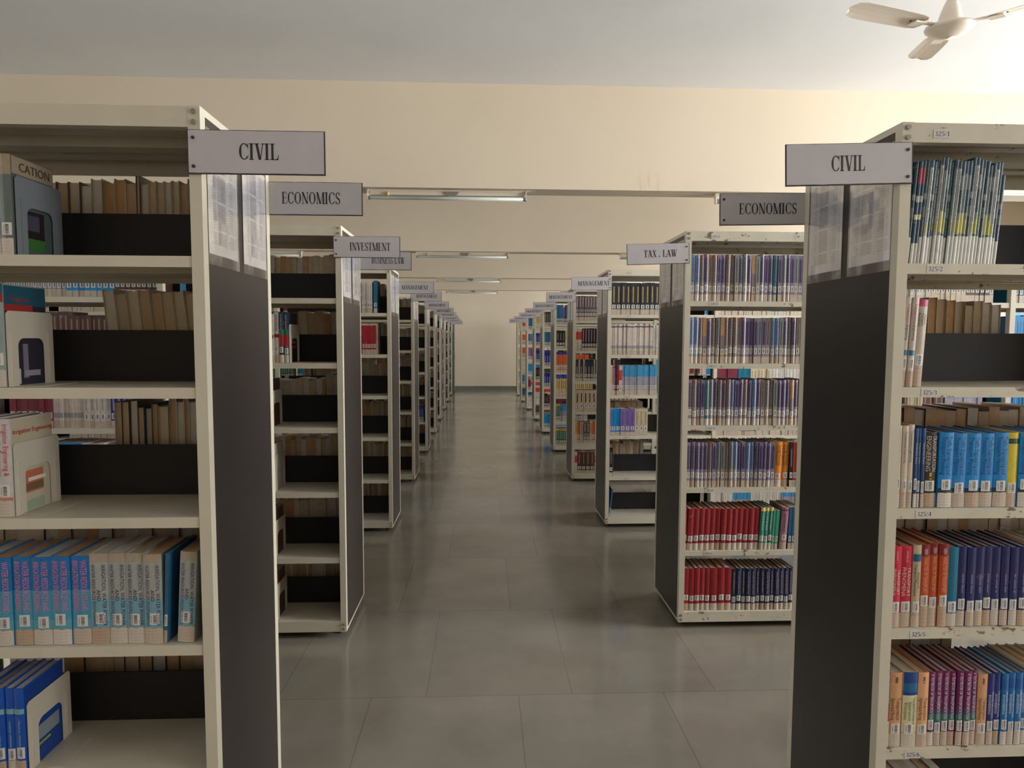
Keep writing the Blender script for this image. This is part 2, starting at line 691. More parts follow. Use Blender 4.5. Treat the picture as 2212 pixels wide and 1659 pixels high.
def sans_polys(text):
    """(polygons, width) of a line of plain capitals and small letters, cap height 1"""
    if text in _sans:
        return _sans[text]
    cu = bpy.data.curves.new('t', 'FONT')
    cu.body = text
    cu.resolution_u = 2
    o = bpy.data.objects.new('t', cu)
    COL.objects.link(o)
    dg = bpy.context.evaluated_depsgraph_get()
    me = bpy.data.meshes.new_from_object(o.evaluated_get(dg))
    k = 1 / .70
    vs = [v.co for v in me.vertices]
    pol = [[(vs[i].x * k, vs[i].y * k) for i in p.vertices] for p in me.polygons]
    wd = max([p[0] for q in pol for p in q] or [1])
    bpy.data.objects.remove(o)
    bpy.data.meshes.remove(me)
    bpy.data.curves.remove(cu)
    _sans[text] = (pol, wd)
    return _sans[text]


# ------------------------------------------------------------------ bookshelf racks
DEP, PW, BAY = .523, .030, .90
SH = [1.80, 1.466, 1.129, .787, .436, .094]   # shelf surfaces, top to bottom
LIP = .028
TOPZ, BASEZ = 2.170, .036
XL = [-.707, -.729, -.750, -.765, -.785, -.805, -.835, -.870, -.885, -.895]
XR = [1.107, 1.073, 1.026, .985, .983, .983, .985, .965, .945, .940]
YL = [1.708, 3.431, 5.360, 7.236, 9.117, 10.958, 12.815, 14.662, 16.590, 18.450]
YR = [1.733, 3.484, 5.423, 7.228, 9.150, 10.975, 12.800, 14.708, 16.640, 18.500]

rack_mesh = {}


def box_mesh(key, mt_, *boxes):
    if key not in rack_mesh:
        mb = MB()
        for b_ in boxes:
            mb.box(*b_)
        rack_mesh[key] = mb.mesh(key if isinstance(key, str) else key[0], mt_)
    return rack_mesh[key]


def disc_mesh():
    if 'bolt' not in rack_mesh:
        mb = MB()
        poly = [(.0065 * math.cos(2 * PI * i / 12), .0065 * math.sin(2 * PI * i / 12)) for i in range(12)]
        mb.prism(poly, 'y', -.004, .001)
        rack_mesh['bolt'] = mb.mesh('bolt', M['bolt'])
    return rack_mesh['bolt']


def make_rack(s, X, Y, nb, label, tagno=None, worn=False, group=None):
    """s = +1: runs to +x from its aisle end at X; s = -1: runs to -x"""
    r = bpy.data.objects.new('library_rack', None)
    COL.objects.link(r)
    r.empty_display_size = .2
    r.location = (X, Y, 0)
    tag(r, label, 'bookshelf', group)
    mc = M['worn' if worn else 'cream']
    W = PW + nb * BAY

    def bx(*a):
        x0, y0, z0, x1, y1, z1 = a
        return (s * x0, y0, z0, s * x1, y1, z1)
    # dark end panel towards the aisle, framed by a thin cream rim
    link('end_panel', box_mesh(('end_panel', s), M['laminate'], bx(.001, PW, BASEZ + .012, .014, DEP - PW, TOPZ - .018)), r)
    link('panel_rim', box_mesh(('panel_rim', s), M['cream'], bx(0, PW, TOPZ - .018, .02, DEP - PW, TOPZ), ), r)
    link('panel_rim', box_mesh(('panel_rim_low', s), M['cream'], bx(0, PW, BASEZ, .02, DEP - PW, BASEZ + .012)), r)
    # far end panel
    link('end_panel', box_mesh(('end_panel', s), M['laminate']), r, loc=(s * (W - .017), 0, 0))
    up = box_mesh(('upright', s), M['cream'], bx(0, 0, BASEZ, PW, .004, TOPZ), bx(0, .004, BASEZ, .004, PW, TOPZ), bx(PW - .004, .004, BASEZ, PW, PW, TOPZ))
    upb = box_mesh(('upright_back', s), M['cream'], bx(0, -.004, BASEZ, PW, 0, TOPZ), bx(0, -PW, BASEZ, .004, -.004, TOPZ), bx(PW - .004, -PW, BASEZ, PW, -.004, TOPZ))
    for k in range(nb + 1):
        x = s * k * BAY
        link('upright', up, r, loc=(x, 0, 0))
        link('upright', upb, r, loc=(x, DEP, 0))
    g = .002
    a, b_ = PW, BAY
    shelf = box_mesh(('shelf', s, worn), mc,
                     bx(a + g, .003, -.003, b_ - g, DEP - .003, 0), bx(a + g, .003, -LIP, b_ - g, .006, -.003),
                     bx(a + g, DEP - .006, -LIP, b_ - g, DEP - .003, -.003), bx(a + g, .006, -LIP, b_ - g, .018, -LIP + .002),
                     bx(a + g, .105, -.016, b_ - g, .135, -.003), bx(a + g, DEP - .135, -.016, b_ - g, DEP - .105, -.003),
                     bx(a + g, DEP / 2 - .02, -.022, b_ - g, DEP / 2 + .02, -.003))
    stop = box_mesh(('back_stop', s), M['black'], bx(a + g, DEP / 2 - .003, .001, b_ - g, DEP / 2 + .003, .15))
    top = box_mesh(('top_panel', s, worn), mc,
                   bx(a - .0, .001, TOPZ - .052, b_ + 0, .004, TOPZ - .001), bx(a, DEP - .004, TOPZ - .052, b_, DEP - .001, TOPZ - .001),
                   bx(a, .004, TOPZ - .004, b_, DEP - .004, TOPZ - .001), bx(a, .004, TOPZ - .052, b_, .03, TOPZ - .050),
                   bx(a, .12, TOPZ - .03, b_, .16, TOPZ - .004), bx(a, DEP / 2 - .03, TOPZ - .04, b_, DEP / 2 + .03, TOPZ - .004),
                   bx(a, DEP - .16, TOPZ - .03, b_, DEP - .12, TOPZ - .004))
    base = box_mesh(('base_shelf', s, worn), mc,
                    bx(a, .001, BASEZ, b_, .004, SH[5]), bx(a, DEP - .004, BASEZ, b_, DEP - .001, SH[5]),
                    bx(a, .004, SH[5] - .003, b_, DEP - .004, SH[5]), bx(a, .004, BASEZ, b_, .02, BASEZ + .003))
    for k in range(nb):
        x = s * k * BAY
        link('top_panel', top, r, loc=(x, 0, 0))
        bs = link('base_shelf', base, r, loc=(x, 0, 0))
        link('back_stop', stop, bs, loc=(0, 0, SH[5]))
        for j, z in enumerate(SH[:5]):
            sh = link('shelf', shelf, r, loc=(x, 0, z))
            link('back_stop', stop, sh)
            if tagno and k == 0:
                lab = number_label('%s/%d' % (tagno[0], j + 2))
                link('number_label', lab, sh, loc=(s * tagno[1], .0025, -.025))
        if tagno and k == 0:
            lab = number_label(tagno[0] + '/1')
            link('number_label', lab, r, loc=(s * tagno[1], .0002, TOPZ - .040))
    for x in (.015, W - .015):
        for z in (TOPZ - .014, TOPZ - .040, BASEZ + .040, BASEZ + .016):
            link('bolt', disc_mesh(), r, loc=(s * x, -.0008, z))
    foot = rack_mesh.get('foot')
    if not foot:
        mb = MB()
        mb.lathe([(.016, 0), (.016, .008), (.007, .010), (.007, BASEZ)], 0, 0, 12)
        foot = rack_mesh['foot'] = mb.mesh('foot', M['foot'])
    for x in (.05, W / 2, W - .05):
        for y in (.075, DEP - .075):
            link('foot', foot, r, loc=(s * x, y, 0))
    return r


def number_label(text):
    key = 'label ' + text
    if key not in rack_mesh:
        mb = MB()
        n = len(text)
        wd = .0085 * n + .004
        mb.box(0, -.0006, 0, wd, 0, .021, 0, (.62, .58, .55))
        flat_polys(mb, serif_polys(text, wd - .005, .0125, .003, .0045), -.0009, 0, (.03, .03, .04))
        rack_mesh[key] = mb.mesh('number_label', M['print'])
    return rack_mesh[key]


ORD = ['first', 'second', 'third', 'fourth', 'fifth', 'sixth', 'seventh', 'eighth', 'ninth', 'tenth']
RACKS_L = make_all = []
for i in range(10):
    lab = ['cream steel library rack under the left CIVIL sign, nearest on the left of the aisle',
           'cream steel library rack under the INVESTMENT sign, second on the left of the aisle'][i] if i < 2 else \
        'cream steel library rack, %s from the front on the left of the aisle' % ORD[i]
    make_rack(-1, XL[i], YL[i], 3 if i < 4 else 2, lab, group='library racks on the left of the aisle')
for i in range(10):
    lab = ['chipped cream steel library rack numbered 325, under the right CIVIL sign',
           'badly chipped cream steel library rack numbered 345, under the TAX, LAW sign',
           'cream steel library rack numbered 365, third from the front right of the aisle'][i] if i < 3 else \
        'cream steel library rack, %s from the front on the right of the aisle' % ORD[i]
    tn = [('325', .085), ('345', .135), ('365', .15)][i] if i < 3 else None
    rk_ = make_rack(1, XR[i], YR[i], 3 if i < 4 else 2, lab, tn, worn=i < 2, group='library racks on the right of the aisle')
    if i == 1:
        link('number_label', number_label('345'), rk_, loc=(at(1718, 510, YR[1])[0] - XR[1], .0002, TOPZ - .036))
for i, y in enumerate((3.55, 5.45, 7.3, 9.2)):
    make_rack(1, 5.75, y, 1, 'cream steel library rack beyond the second aisle, %s from the front' % ORD[i],
              group='library racks beyond the second aisle')


# ------------------------------------------------------------------ section signs
def make_sign(X, Y, text, tx, label, wd=.34, tilt=0, holes=0, cap=.037, zc=2.056, group='section signs on the racks'):
    """X: left edge, Y: plane of its front; tx = (start, end) of the text from the left edge"""
    e = bpy.data.objects.new('section_sign', None)
    COL.objects.link(e)
    e.location = (X + wd / 2, Y, zc)
    e.rotation_euler = (0, tilt, 0)
    tag(e, label, 'sign', group)
    h = .108
    link('board', MB().box(-wd / 2, 0, -h / 2, wd / 2, .005, h / 2).mesh('board', M['sign_board']), e)
    q = random.Random(int(X * 991 + Y * 77))
    poly = []
    for i in range(15):
        poly.append((-wd / 2 + .002 + (wd - .005) * i / 14, -h / 2 + .0022 + q.uniform(0, .0009)))
    for i in range(15):
        poly.append((wd / 2 - .003 - (wd - .005) * i / 14, h / 2 - .0012 - q.uniform(0, .0007)))
    link('face_sheet', MB().prism(poly, 'y', -.0008, 0).mesh('face_sheet', M['sign_face']), e)
    mb = flat_polys(MB(), serif_polys(text, tx[1] - tx[0], cap, tx[0] - wd / 2, -cap / 2 + .002), -.0012)
    link('lettering', mb.mesh('lettering', M['ink']), e)
    if holes:
        x = holes * (wd / 2 - .014)
        for z in (.034, -.036):
            mr_ = MB().prism([(.0042 * math.cos(2 * PI * k / 10), .0042 * math.sin(2 * PI * k / 10)) for k in range(10)], 'y', -.003, 0)
            link('screw', mr_.mesh('screw', M['rivet']), e, loc=(x, -.0005, z))
    return e


TH = .007
make_sign(XL[0] - .029, YL[0] - TH, 'CIVIL', (.125, .224), 'white CIVIL sign on the front of the left nearest rack', .338, 0, -1, .040)
make_sign(XR[0] - .315, YR[0] - TH, 'CIVIL', (.121, .213), 'white CIVIL sign on the front of the right nearest rack', .342, -.035, 1, .040, 2.0565)
make_sign(XL[0] - .035, YL[0] + DEP + .002, 'ECONOMICS', (.0755, .268), 'white ECONOMICS sign behind the left nearest rack', .34, 0, 0, .038, 2.054)
make_sign(XR[0] - .297, YR[0] + DEP + .002, 'ECONOMICS', (.066, .270), 'grey ECONOMICS sign behind the right nearest rack', .34, -.02, -1, .037, 2.043)
make_sign(XL[1] - .038, YL[1] - TH, 'INVESTMENT', (.083, .290), 'white INVESTMENT sign on the second left rack', .338, 0, -1, .041, 2.060)
make_sign(XL[1] - .040, YL[1] + DEP + .002, 'BUSINESS LAW', (.105, .300), 'white BUSINESS LAW sign half hidden behind the INVESTMENT sign', .34, 0, 0, .038, 2.053)
make_sign(XR[1] - .318, YR[1] - TH, 'TAX , LAW', (.090, .268), 'white TAX, LAW sign on the second right rack', .334, -.035, 1, .037, 2.046)
make_sign(XL[2] - .03, YL[2] + DEP + .002, 'MANAGEMENT', (.055, .290), 'white MANAGEMENT sign behind the third left rack, largest of the left ones', .338, 0, 0, .036, 2.045)
make_sign(XR[2] - .305, YR[2] - TH, 'MANAGEMENT', (.052, .318), 'white MANAGEMENT sign on the third right rack, largest on the right', .330, -.02, 1, .037, 2.052)
for i in range(3, 10):
    make_sign(XL[i] - .03, YL[i] - TH, 'MANAGEMENT', (.06, .29), 'white MANAGEMENT sign on the %s left rack from the front' % ORD[i], .335, 0, -1, .036, 2.055)
for i in range(3, 9):
    make_sign(XR[i] - .300, YR[i] - TH, 'MANAGEMENT', (.03, .29), 'white MANAGEMENT sign on the %s right rack from the front' % ORD[i], .325, -.012, 1, .036, 2.055)


# ------------------------------------------------------------------ notices in plastic sleeves on the end panels
def sheet_mesh():
    mb = MB()
    W_, H_ = .200, .300
    mb.box(0, 0, 0, .0006, W_, H_, 0, (.72, .72, .74))
    q = random.Random(5)
    z = H_ - .018
    k = 0
    while z > .03:
        if k % 11 != 10:
            mb.face([(-.0003, .012, z), (-.0003, .022, z), (-.0003, .022, z + .0022), (-.0003, .012, z + .0022)], 0, (.30, .30, .33))
            mb.face([(-.0003, .030, z), (-.0003, .055 + q.uniform(0, .02), z), (-.0003, .055, z + .0026), (-.0003, .030, z + .0026)], 0, (.27, .27, .30))
            mb.face([(-.0003, .085, z - .001), (-.0003, .140, z - .001), (-.0003, .140, z + .0042), (-.0003, .085, z + .0042)], 0, (.34, .34, .37))
            mb.face([(-.0003, .150, z), (-.0003, .165 + q.uniform(0, .02), z), (-.0003, .168, z + .0024), (-.0003, .150, z + .0024)], 0, (.32, .32, .35))
            mb.face([(-.0003, .010, z - .003), (-.0003, .19, z - .003), (-.0003, .19, z - .0022), (-.0003, .010, z - .0022)], 0, (.40, .40, .42))
        z -= .0068
        k += 1
    return mb.mesh('paper_sheet', M['paper'])


def sleeve_mesh():
    mb = MB()
    n, k = 8, 12
    q = random.Random(3)
    off = [[(-.0022 - q.uniform(0, .0035) if 0 < i < n and 0 < j < k else -.0012) for j in range(k + 1)] for i in range(n + 1)]
    for i in range(n):
        for j in range(k):
            P = lambda a, b_: (off[a][b_], -.006 + .212 * a / n, -.028 + .345 * b_ / k)
            mb.face([P(i, j), P(i + 1, j), P(i + 1, j + 1), P(i, j + 1)])
    me = mb.mesh('plastic_sleeve', M['plastic'], True)
    return me


SHEET, SLEEVE = sheet_mesh(), sleeve_mesh()
for side, XS, YS, nm in ((-1, XL, YL, 'left'), (1, XR, YR, 'right')):
    for i in range(10):
        if side == 1 and i == 9:
            continue
        for k in range(2):
            e = bpy.data.objects.new('notice_sleeve', None)
            COL.objects.link(e)
            y = YS[i] + .034 + k * .245
            # meshes face -x; on the left racks the panel faces +x
            if side == 1:
                e.location = (XS[i] - .0012, y, 1.812)
            else:
                e.location = (XS[i] + .0012, y + .200, 1.812)
                e.rotation_euler = (0, 0, PI)
            w1 = ['nearer to the aisle entrance', 'farther from the aisle entrance'][k]
            tag(e, 'printed list in a clear sleeve on the %s %s rack, %s' % (ORD[i], nm, ['near one of the two', 'far one of the two'][k]),
                'notice', 'printed lists on the rack end panels')
            link('paper_sheet', SHEET, e)
            link('plastic_sleeve', SLEEVE, e)


# ------------------------------------------------------------------ books
PAPER = [(.62, .49, .33), (.66, .56, .42), (.58, .41, .25), (.66, .61, .54), (.60, .35, .17), (.56, .46, .33), (.70, .65, .58)]
TAPE = (.52, .43, .33)
WHITE = (.66, .64, .60)


def L8(r, g, b_):
    return lin((r, g, b_))


# style: base colour, bands (from, to, colour) up the spine, title (lines, colour, from, to) , barcode height, tape height
ST = {
    # civil rack, left
    'water_blue': dict(n='blue paperback with pink lettering', b=L8(25, 110, 170), bands=[(.28, .62, L8(70, 150, 180)), (.16, .28, L8(90, 160, 180))], t=(['WATER RESOURCES AND', 'IRRIGATION ENGINEERING'], L8(215, 110, 160), .38, .95), bc=.27, tp=.18),
    'water_white': dict(n='pale blue-grey water resources paperback', b=L8(165, 170, 165), bands=[(.18, .5, L8(120, 170, 185)), (.9, 1, L8(170, 155, 135))], t=(['IRRIGATION, WATER POWER', 'AND', 'WATER RESOURCES ENGINEERING'], L8(70, 25, 70), .2, .88), bc=.28, tp=.18),
    'irrigation_white': dict(n='white paperback with red irrigation title', b=L8(200, 195, 195), bands=[(.0, .2, L8(200, 130, 100))], t=(['Irrigation Engineering &', 'Hydraulic Structures'], L8(200, 40, 40), .42, .95), bc=.28, tp=.17),
    'irrigation_dark': dict(n='grey paperback with a teal top', b=L8(150, 165, 160), bands=[(.9, 1, L8(20, 90, 110)), (.82, .9, L8(150, 40, 40))], t=(['IRRIGATION ENGINEERING'], L8(30, 50, 80), .4, .8), bc=.28, tp=.17),
    'civil_teal': dict(n='dull grey-green paperback', b=L8(95, 105, 100), bands=[(.8, 1, L8(150, 135, 110))], t=None, bc=.27, tp=.17),
    'blue_s': dict(n='bright blue paperback with small white marks', b=L8(20, 80, 175), bands=[(.70, .76, L8(120, 170, 180))], t=('scribble', L8(110, 150, 190), .3, .62), bc=.24, tp=.16),
    # investment rack
    'derivatives': dict(n='white DERIVATIVES paperback', b=L8(205, 195, 185), bands=[(.50, .57, L8(120, 40, 40))], t=(['DERIVATIVES'], L8(50, 20, 25), .62, .95), bc=.27, tp=.16),
    'fin_red': dict(n='dark paperback with red band', b=L8(35, 45, 60), bands=[(.33, .55, L8(170, 35, 45)), (.55, .66, L8(40, 110, 90))], t=('scribble', L8(150, 180, 180), .66, .95), bc=.24, tp=.16),
    'red_worn': dict(n='worn red paperback with torn edges', b=L8(165, 35, 45), bands=[(.93, 1, L8(190, 170, 150))], t=None, bc=.27, tp=.16),
    # civil rack, right
    'journal': dict(n='thin journal with dark top and yellow-green middle', b=L8(45, 70, 80), bands=[(.29, .43, L8(150, 150, 60)), (.43, .50, L8(120, 130, 110)), (.72, .86, L8(120, 130, 130)), (0, .27, L8(205, 205, 195))], t=('scribble', L8(150, 160, 155), .45, .97), bc=None, tp=0),
    'journal_b': dict(n='thin dark teal journal', b=L8(35, 65, 80), bands=[(.45, .55, L8(90, 110, 110)), (.62, .68, L8(140, 145, 140)), (0, .26, L8(200, 200, 190))], t=('scribble', L8(120, 140, 150), .28, .97), bc=None, tp=0),
    'journal_r': dict(n='thin journal with a red top band', b=L8(30, 60, 80), bands=[(.78, .93, L8(150, 40, 50)), (0, .2, L8(200, 200, 190)), (.43, .48, L8(200, 200, 150)), (.60, .66, L8(170, 175, 170))], t=None, bc=None, tp=0),
    'journal_y': dict(n='thin pale grey journal with yellow band', b=L8(125, 135, 135), bands=[(.30, .5, L8(190, 180, 95)), (.88, 1, L8(45, 70, 90)), (0, .27, L8(205, 205, 195))], t=('scribble', L8(60, 80, 90), .5, .9), bc=None, tp=0),
    'journal_g': dict(n='thin green-grey journal', b=L8(85, 105, 105), bands=[(.34, .46, L8(120, 125, 70)), (.92, 1, L8(40, 65, 85)), (0, .27, L8(195, 198, 190))], t=('scribble', L8(190, 195, 190), .32, .9), bc=None, tp=0),
    'journal_w': dict(n='thin whitish journal', b=L8(165, 165, 160), bands=[(.93, 1, L8(50, 75, 95)), (.3, .38, L8(160, 160, 90)), (0, .27, L8(205, 205, 195))], t=('scribble', L8(50, 60, 70), .4, .9), bc=None, tp=0),
    'te_white': dict(n='white paperback with red and black title', b=L8(200, 190, 180), bands=[(.35, .41, L8(30, 110, 150))], t=(['Transportation'], L8(190, 50, 50), .70, .93), t2=(['Engineering'], L8(40, 40, 60), .52, .69), bc=.25, tp=.17),
    'te_cream': dict(n='cream paperback with a pink top', b=L8(195, 180, 160), bands=[(.92, 1, L8(190, 60, 110))], t=(['Applied', 'Transport', 'Economics'], L8(50, 45, 45), .66, .88), bc=.3, tp=.26),
    'te_grey': dict(n='cream paperback with grey-blue title', b=L8(205, 190, 170), bands=[], t=(['Transportation Engineering'], L8(90, 110, 150), .55, .93), bc=.28, tp=.18),
    'ts_navy': dict(n='slim navy paperback with white title', b=L8(20, 60, 110), bands=[(.9, 1, L8(15, 75, 130))], t=(['Transportation Systems'], L8(190, 200, 210), .38, .82), bc=.28, tp=.18),
    'te_black': dict(n='black TRANSPORTATION ENGINEERING hardback', b=L8(50, 42, 40), bands=[], t=(['TRANSPORTATION', 'ENGINEERING'], L8(200, 190, 175), .48, .95), t2=('scribble', L8(200, 180, 40), .37, .46), bc=.28, tp=.19),
    'traffic_blue': dict(n='sky blue traffic engineering hardback', b=L8(0, 125, 195), bands=[(.19, .26, L8(15, 45, 65))], t=(['Traffic Engineering and', 'Transport Planning'], L8(5, 60, 110), .44, .95), bc=.29, tp=.2),
    'yellow_green': dict(n='yellow hardback with a dark band', b=L8(205, 185, 50), bands=[(.85, .92, L8(40, 70, 40))], t=None, bc=.28, tp=.18),
    'tp_red': dict(n='red TRANSPORT PHENOMENA hardback', b=L8(190, 30, 60), bands=[], t=(['TRANSPORT', 'PHENOMENA'], L8(215, 190, 180), .38, .74), t2=('scribble', L8(215, 120, 120), .8, .94), bc=.27, tp=.18),
    'atp_cream': dict(n='cream book with a blue square', b=L8(190, 170, 140), bands=[(.80, .89, L8(20, 100, 140))], t=(['Analysis of', 'Transport Phenomena'], L8(60, 70, 60), .38, .77), bc=.25, tp=.14),
    'at_orange': dict(n='orange paperback with a maroon top', b=L8(185, 75, 30), bands=[(.86, 1, L8(125, 25, 35))], t=(['ANALYSIS OF TRANSPORT'], L8(215, 150, 110), .42, .84), t2=(['DEEN'], L8(215, 190, 180), .88, .95), bc=.31, tp=.26),
    'teal_plain': dict(n='plain teal paperback', b=L8(0, 105, 135), bands=[], t=None, bc=.26, tp=.17),
    'navy_tp': dict(n='dark navy paperback with faint lettering', b=L8(28, 32, 90), bands=[(.55, .75, L8(40, 35, 85))], t=('scribble', L8(115, 115, 165), .42, .66), bc=.28, tp=.2),
    'urban_red': dict(n='slim dark URBAN TRANSPORTATION book', b=L8(120, 25, 30), bands=[(.5, .97, L8(45, 35, 35))], t=(['URBAN TRANSPORTATION'], L8(220, 215, 210), .4, .95), bc=.28, tp=.2),
    'peach': dict(n='peach hardback with black title', b=L8(215, 160, 115), bands=[], t=(['Transportation', 'Engineering & Planning'], L8(80, 70, 50), .36, .66), t2=('scribble', L8(60, 45, 30), .86, .94), bc=.26, tp=.18),
    'tpp_cream': dict(n='cream hardback with a blue top panel', b=L8(205, 195, 160), bands=[(.69, 1, L8(10, 60, 125)), (.73, .85, L8(15, 95, 140))], t=(['Transport Processes &', 'Separation', 'Principles'], L8(75, 120, 40), .30, .66), bc=.26, tp=.19),
    'purple_tb': dict(n='purple paperback fading to green', b=L8(100, 25, 85), bands=[(.32, .42, L8(50, 110, 100)), (.42, .5, L8(80, 60, 100)), (.86, 1, L8(110, 25, 80))], t=(['A TEXTBOOK OF TRANSPORTATION'], L8(215, 195, 205), .36, .97), bc=.27, tp=.19),
    'te_navy2': dict(n='deep blue paperback with white title', b=L8(40, 45, 125), bands=[(.9, 1, L8(25, 45, 110))], t=(['TRANSPORTATION', 'ENGINEERING'], L8(200, 205, 215), .36, .78), bc=.27, tp=.19),
    'te_blue2': dict(n='light blue paperback with white title', b=L8(25, 110, 175), bands=[(.78, .92, L8(20, 90, 160))], t=(['TRANSPORTATION', 'ENGINEERING'], L8(200, 215, 225), .36, .78), bc=.27, tp=.19),
    'c_blue': dict(n='blue book', b=L8(30, 110, 190), bands=[], t=None, bc=.26, tp=.18),
    'c_yellow': dict(n='yellow book', b=L8(215, 175, 40), bands=[], t=None, bc=.26, tp=.18),
    'c_rose': dict(n='rose red book', b=L8(175, 60, 80), bands=[], t=None, bc=.26, tp=.18),
    'c_olive': dict(n='olive book', b=L8(80, 95, 45), bands=[], t=None, bc=.26, tp=.18),
    'c_slate': dict(n='slate blue book', b=L8(60, 65, 110), bands=[], t=None, bc=.26, tp=.18),
    'c_teal': dict(n='sea green book', b=L8(20, 140, 125), bands=[], t=None, bc=.26, tp=.18),
    # tax, law rack
    'tax_violet': dict(n='violet tax paperback', b=L8(98, 86, 122), bands=[(.15, .40, L8(138, 124, 148)), (.9, 1, L8(125, 110, 140))], t=('bar', L8(50, 35, 70), .42, .93), bc=.27, tp=.15),
    'tax_blue': dict(n='pale blue tax paperback', b=L8(110, 135, 165), bands=[(.15, .40, L8(140, 148, 170))], t=('bar', L8(55, 75, 125), .42, .93), bc=.27, tp=.15),
    'tax_brown': dict(n='faded brown tax paperback', b=L8(130, 110, 95), bands=[(.15, .40, L8(145, 128, 108)), (.9, 1, L8(140, 95, 70))], t=('bar', L8(90, 80, 95), .42, .93), bc=.27, tp=.15),
    'tax_grey': dict(n='faded grey-green tax paperback', b=L8(125, 130, 125), bands=[(.15, .40, L8(155, 143, 120))], t=('bar', L8(75, 80, 95), .42, .93), bc=.27, tp=.15),
    'tax_torn': dict(n='torn tan-backed tax paperback', b=L8(175, 135, 95), bands=[(.3, .6, L8(130, 115, 120)), (.25, .3, L8(170, 120, 85))], t=None, bc=.25, tp=.15),
    'tax_teal': dict(n='teal tax paperback', b=L8(60, 120, 130), bands=[(.9, 1, L8(90, 130, 135))], t=('bar', L8(25, 80, 100), .42, .93), bc=.27, tp=.15),
    'red_hb': dict(n='plain red hardback', b=L8(140, 26, 32), bands=[], t=None, bc=.30, tp=.17),
    'green_yel': dict(n='green paperback with a yellow top', b=L8(50, 125, 105), bands=[(.91, 1, L8(215, 190, 105))], t=('scribble', L8(190, 215, 200), .45, .88), bc=.26, tp=.16),
    'green_pl': dict(n='light green paperback', b=L8(60, 155, 125), bands=[], t=None, bc=.27, tp=.15),
    'pink_bk': dict(n='dusty pink hardback', b=L8(165, 120, 135), bands=[(.9, .95, L8(130, 60, 80))], t=('scribble', L8(100, 60, 80), .4, .85), bc=.27, tp=.17),
    'orange_fx': dict(n='orange foreign exchange hardback', b=L8(215, 135, 40), bands=[(.24, .34, L8(215, 125, 60))], t=(['Foreign Exchange', 'Risk Management'], L8(80, 50, 20), .48, .93), bc=.25, tp=.16),
    'black_bk': dict(n='black paperback with white title', b=L8(30, 28, 30), bands=[], t=('scribble', L8(170, 170, 170), .45, .85), bc=.26, tp=.15),
    'red_bk': dict(n='bright red paperback', b=L8(185, 50, 50), bands=[], t=None, bc=.26, tp=.15),
    'navy_hb': dict(n='navy hardback with pale lettering', b=L8(24, 33, 72), bands=[], t=('scribble', L8(165, 145, 140), .38, .92), bc=.27, tp=.16),
    'gold_blk': dict(n='black book with gold title', b=L8(38, 42, 48), bands=[], t=('scribble2', L8(170, 145, 95), .38, .88), bc=.25, tp=.17),
    'white_thin': dict(n='thin white paperback', b=L8(205, 190, 180), bands=[(.88, .93, L8(110, 105, 105)), (.2, .3, L8(150, 148, 148))], t=None, bc=None, tp=.15),
    'bluewhite': dict(n='blue and grey paperback', b=L8(150, 145, 160), bands=[(.62, 1, L8(60, 140, 185))], t=None, bc=.26, tp=.17),
    'violet_bk': dict(n='violet paperback', b=L8(125, 100, 165), bands=[], t=('scribble', L8(80, 60, 120), .4, .9), bc=.27, tp=.14),
    'cyan_bk': dict(n='bright cyan paperback', b=L8(15, 135, 195), bands=[], t=('scribble', L8(10, 90, 150), .4, .9), bc=.27, tp=.14),
    'cream_bk': dict(n='cream paperback', b=L8(195, 180, 150), bands=[], t=('scribble', L8(90, 80, 70), .4, .9), bc=.27, tp=.16),
    'maroon_bk': dict(n='maroon paperback', b=L8(120, 40, 55), bands=[], t=None, bc=.27, tp=.16),
    'greybrown': dict(n='grey-brown book', b=L8(95, 80, 85), bands=[(.36, .46, L8(140, 130, 130))], t=('bar', L8(175, 165, 160), .55, .95), bc=.25, tp=.15),
    'redwhite': dict(n='red and white book', b=L8(205, 190, 175), bands=[(.5, .84, L8(205, 60, 50))], t=None, bc=.22, tp=.12),
    'darkstripe': dict(n='black and lilac book', b=L8(40, 30, 40), bands=[], t=('bar', L8(165, 145, 160), .4, .95), bc=.26, tp=.15),
    'navywhite': dict(n='dark slate book', b=L8(50, 55, 68), bands=[(.9, 1, L8(40, 40, 50))], t=('bar', L8(170, 160, 150), .3, .68), bc=.26, tp=.15),
    'creamdark': dict(n='cream book with dark title', b=L8(195, 175, 155), bands=[], t=('bar', L8(60, 50, 45), .45, .86), bc=.27, tp=.14),
    'orange_bk': dict(n='orange book', b=L8(205, 95, 45), bands=[(.33, .42, L8(200, 180, 160))], t=None, bc=.26, tp=.15),
    'yellowcream': dict(n='yellow cream book', b=L8(215, 185, 120), bands=[], t=('bar', L8(90, 75, 50), .45, .92), bc=.26, tp=.14),
    'green_bk': dict(n='green book', b=L8(70, 110, 80), bands=[(.88, 1, L8(195, 160, 80))], t=('bar', L8(150, 175, 150), .4, .85), bc=.24, tp=.14),
    'brown_bk': dict(n='brown book', b=L8(85, 60, 50), bands=[], t=('bar', L8(150, 120, 105), .45, .92), bc=.26, tp=.15),
    'royal_bk': dict(n='royal blue book', b=L8(30, 45, 130), bands=[], t=('bar', L8(150, 155, 200), .35, .75), bc=.24, tp=.15),
    'steel_bk': dict(n='steel blue book', b=L8(40, 95, 130), bands=[], t=None, bc=.25, tp=.15),
    'white_bk': dict(n='white book', b=L8(205, 198, 188), bands=[], t=('scribble', L8(110, 110, 115), .4, .9), bc=.25, tp=.15),
}
NAME_CM = 0
mesh_cache = {}


def jit(c, a, q):
    k = 1 + q.uniform(-a, a)
    return tuple(min(.9, max(.0, v * k * (1 + q.uniform(-a, a) * .4))) for v in c)


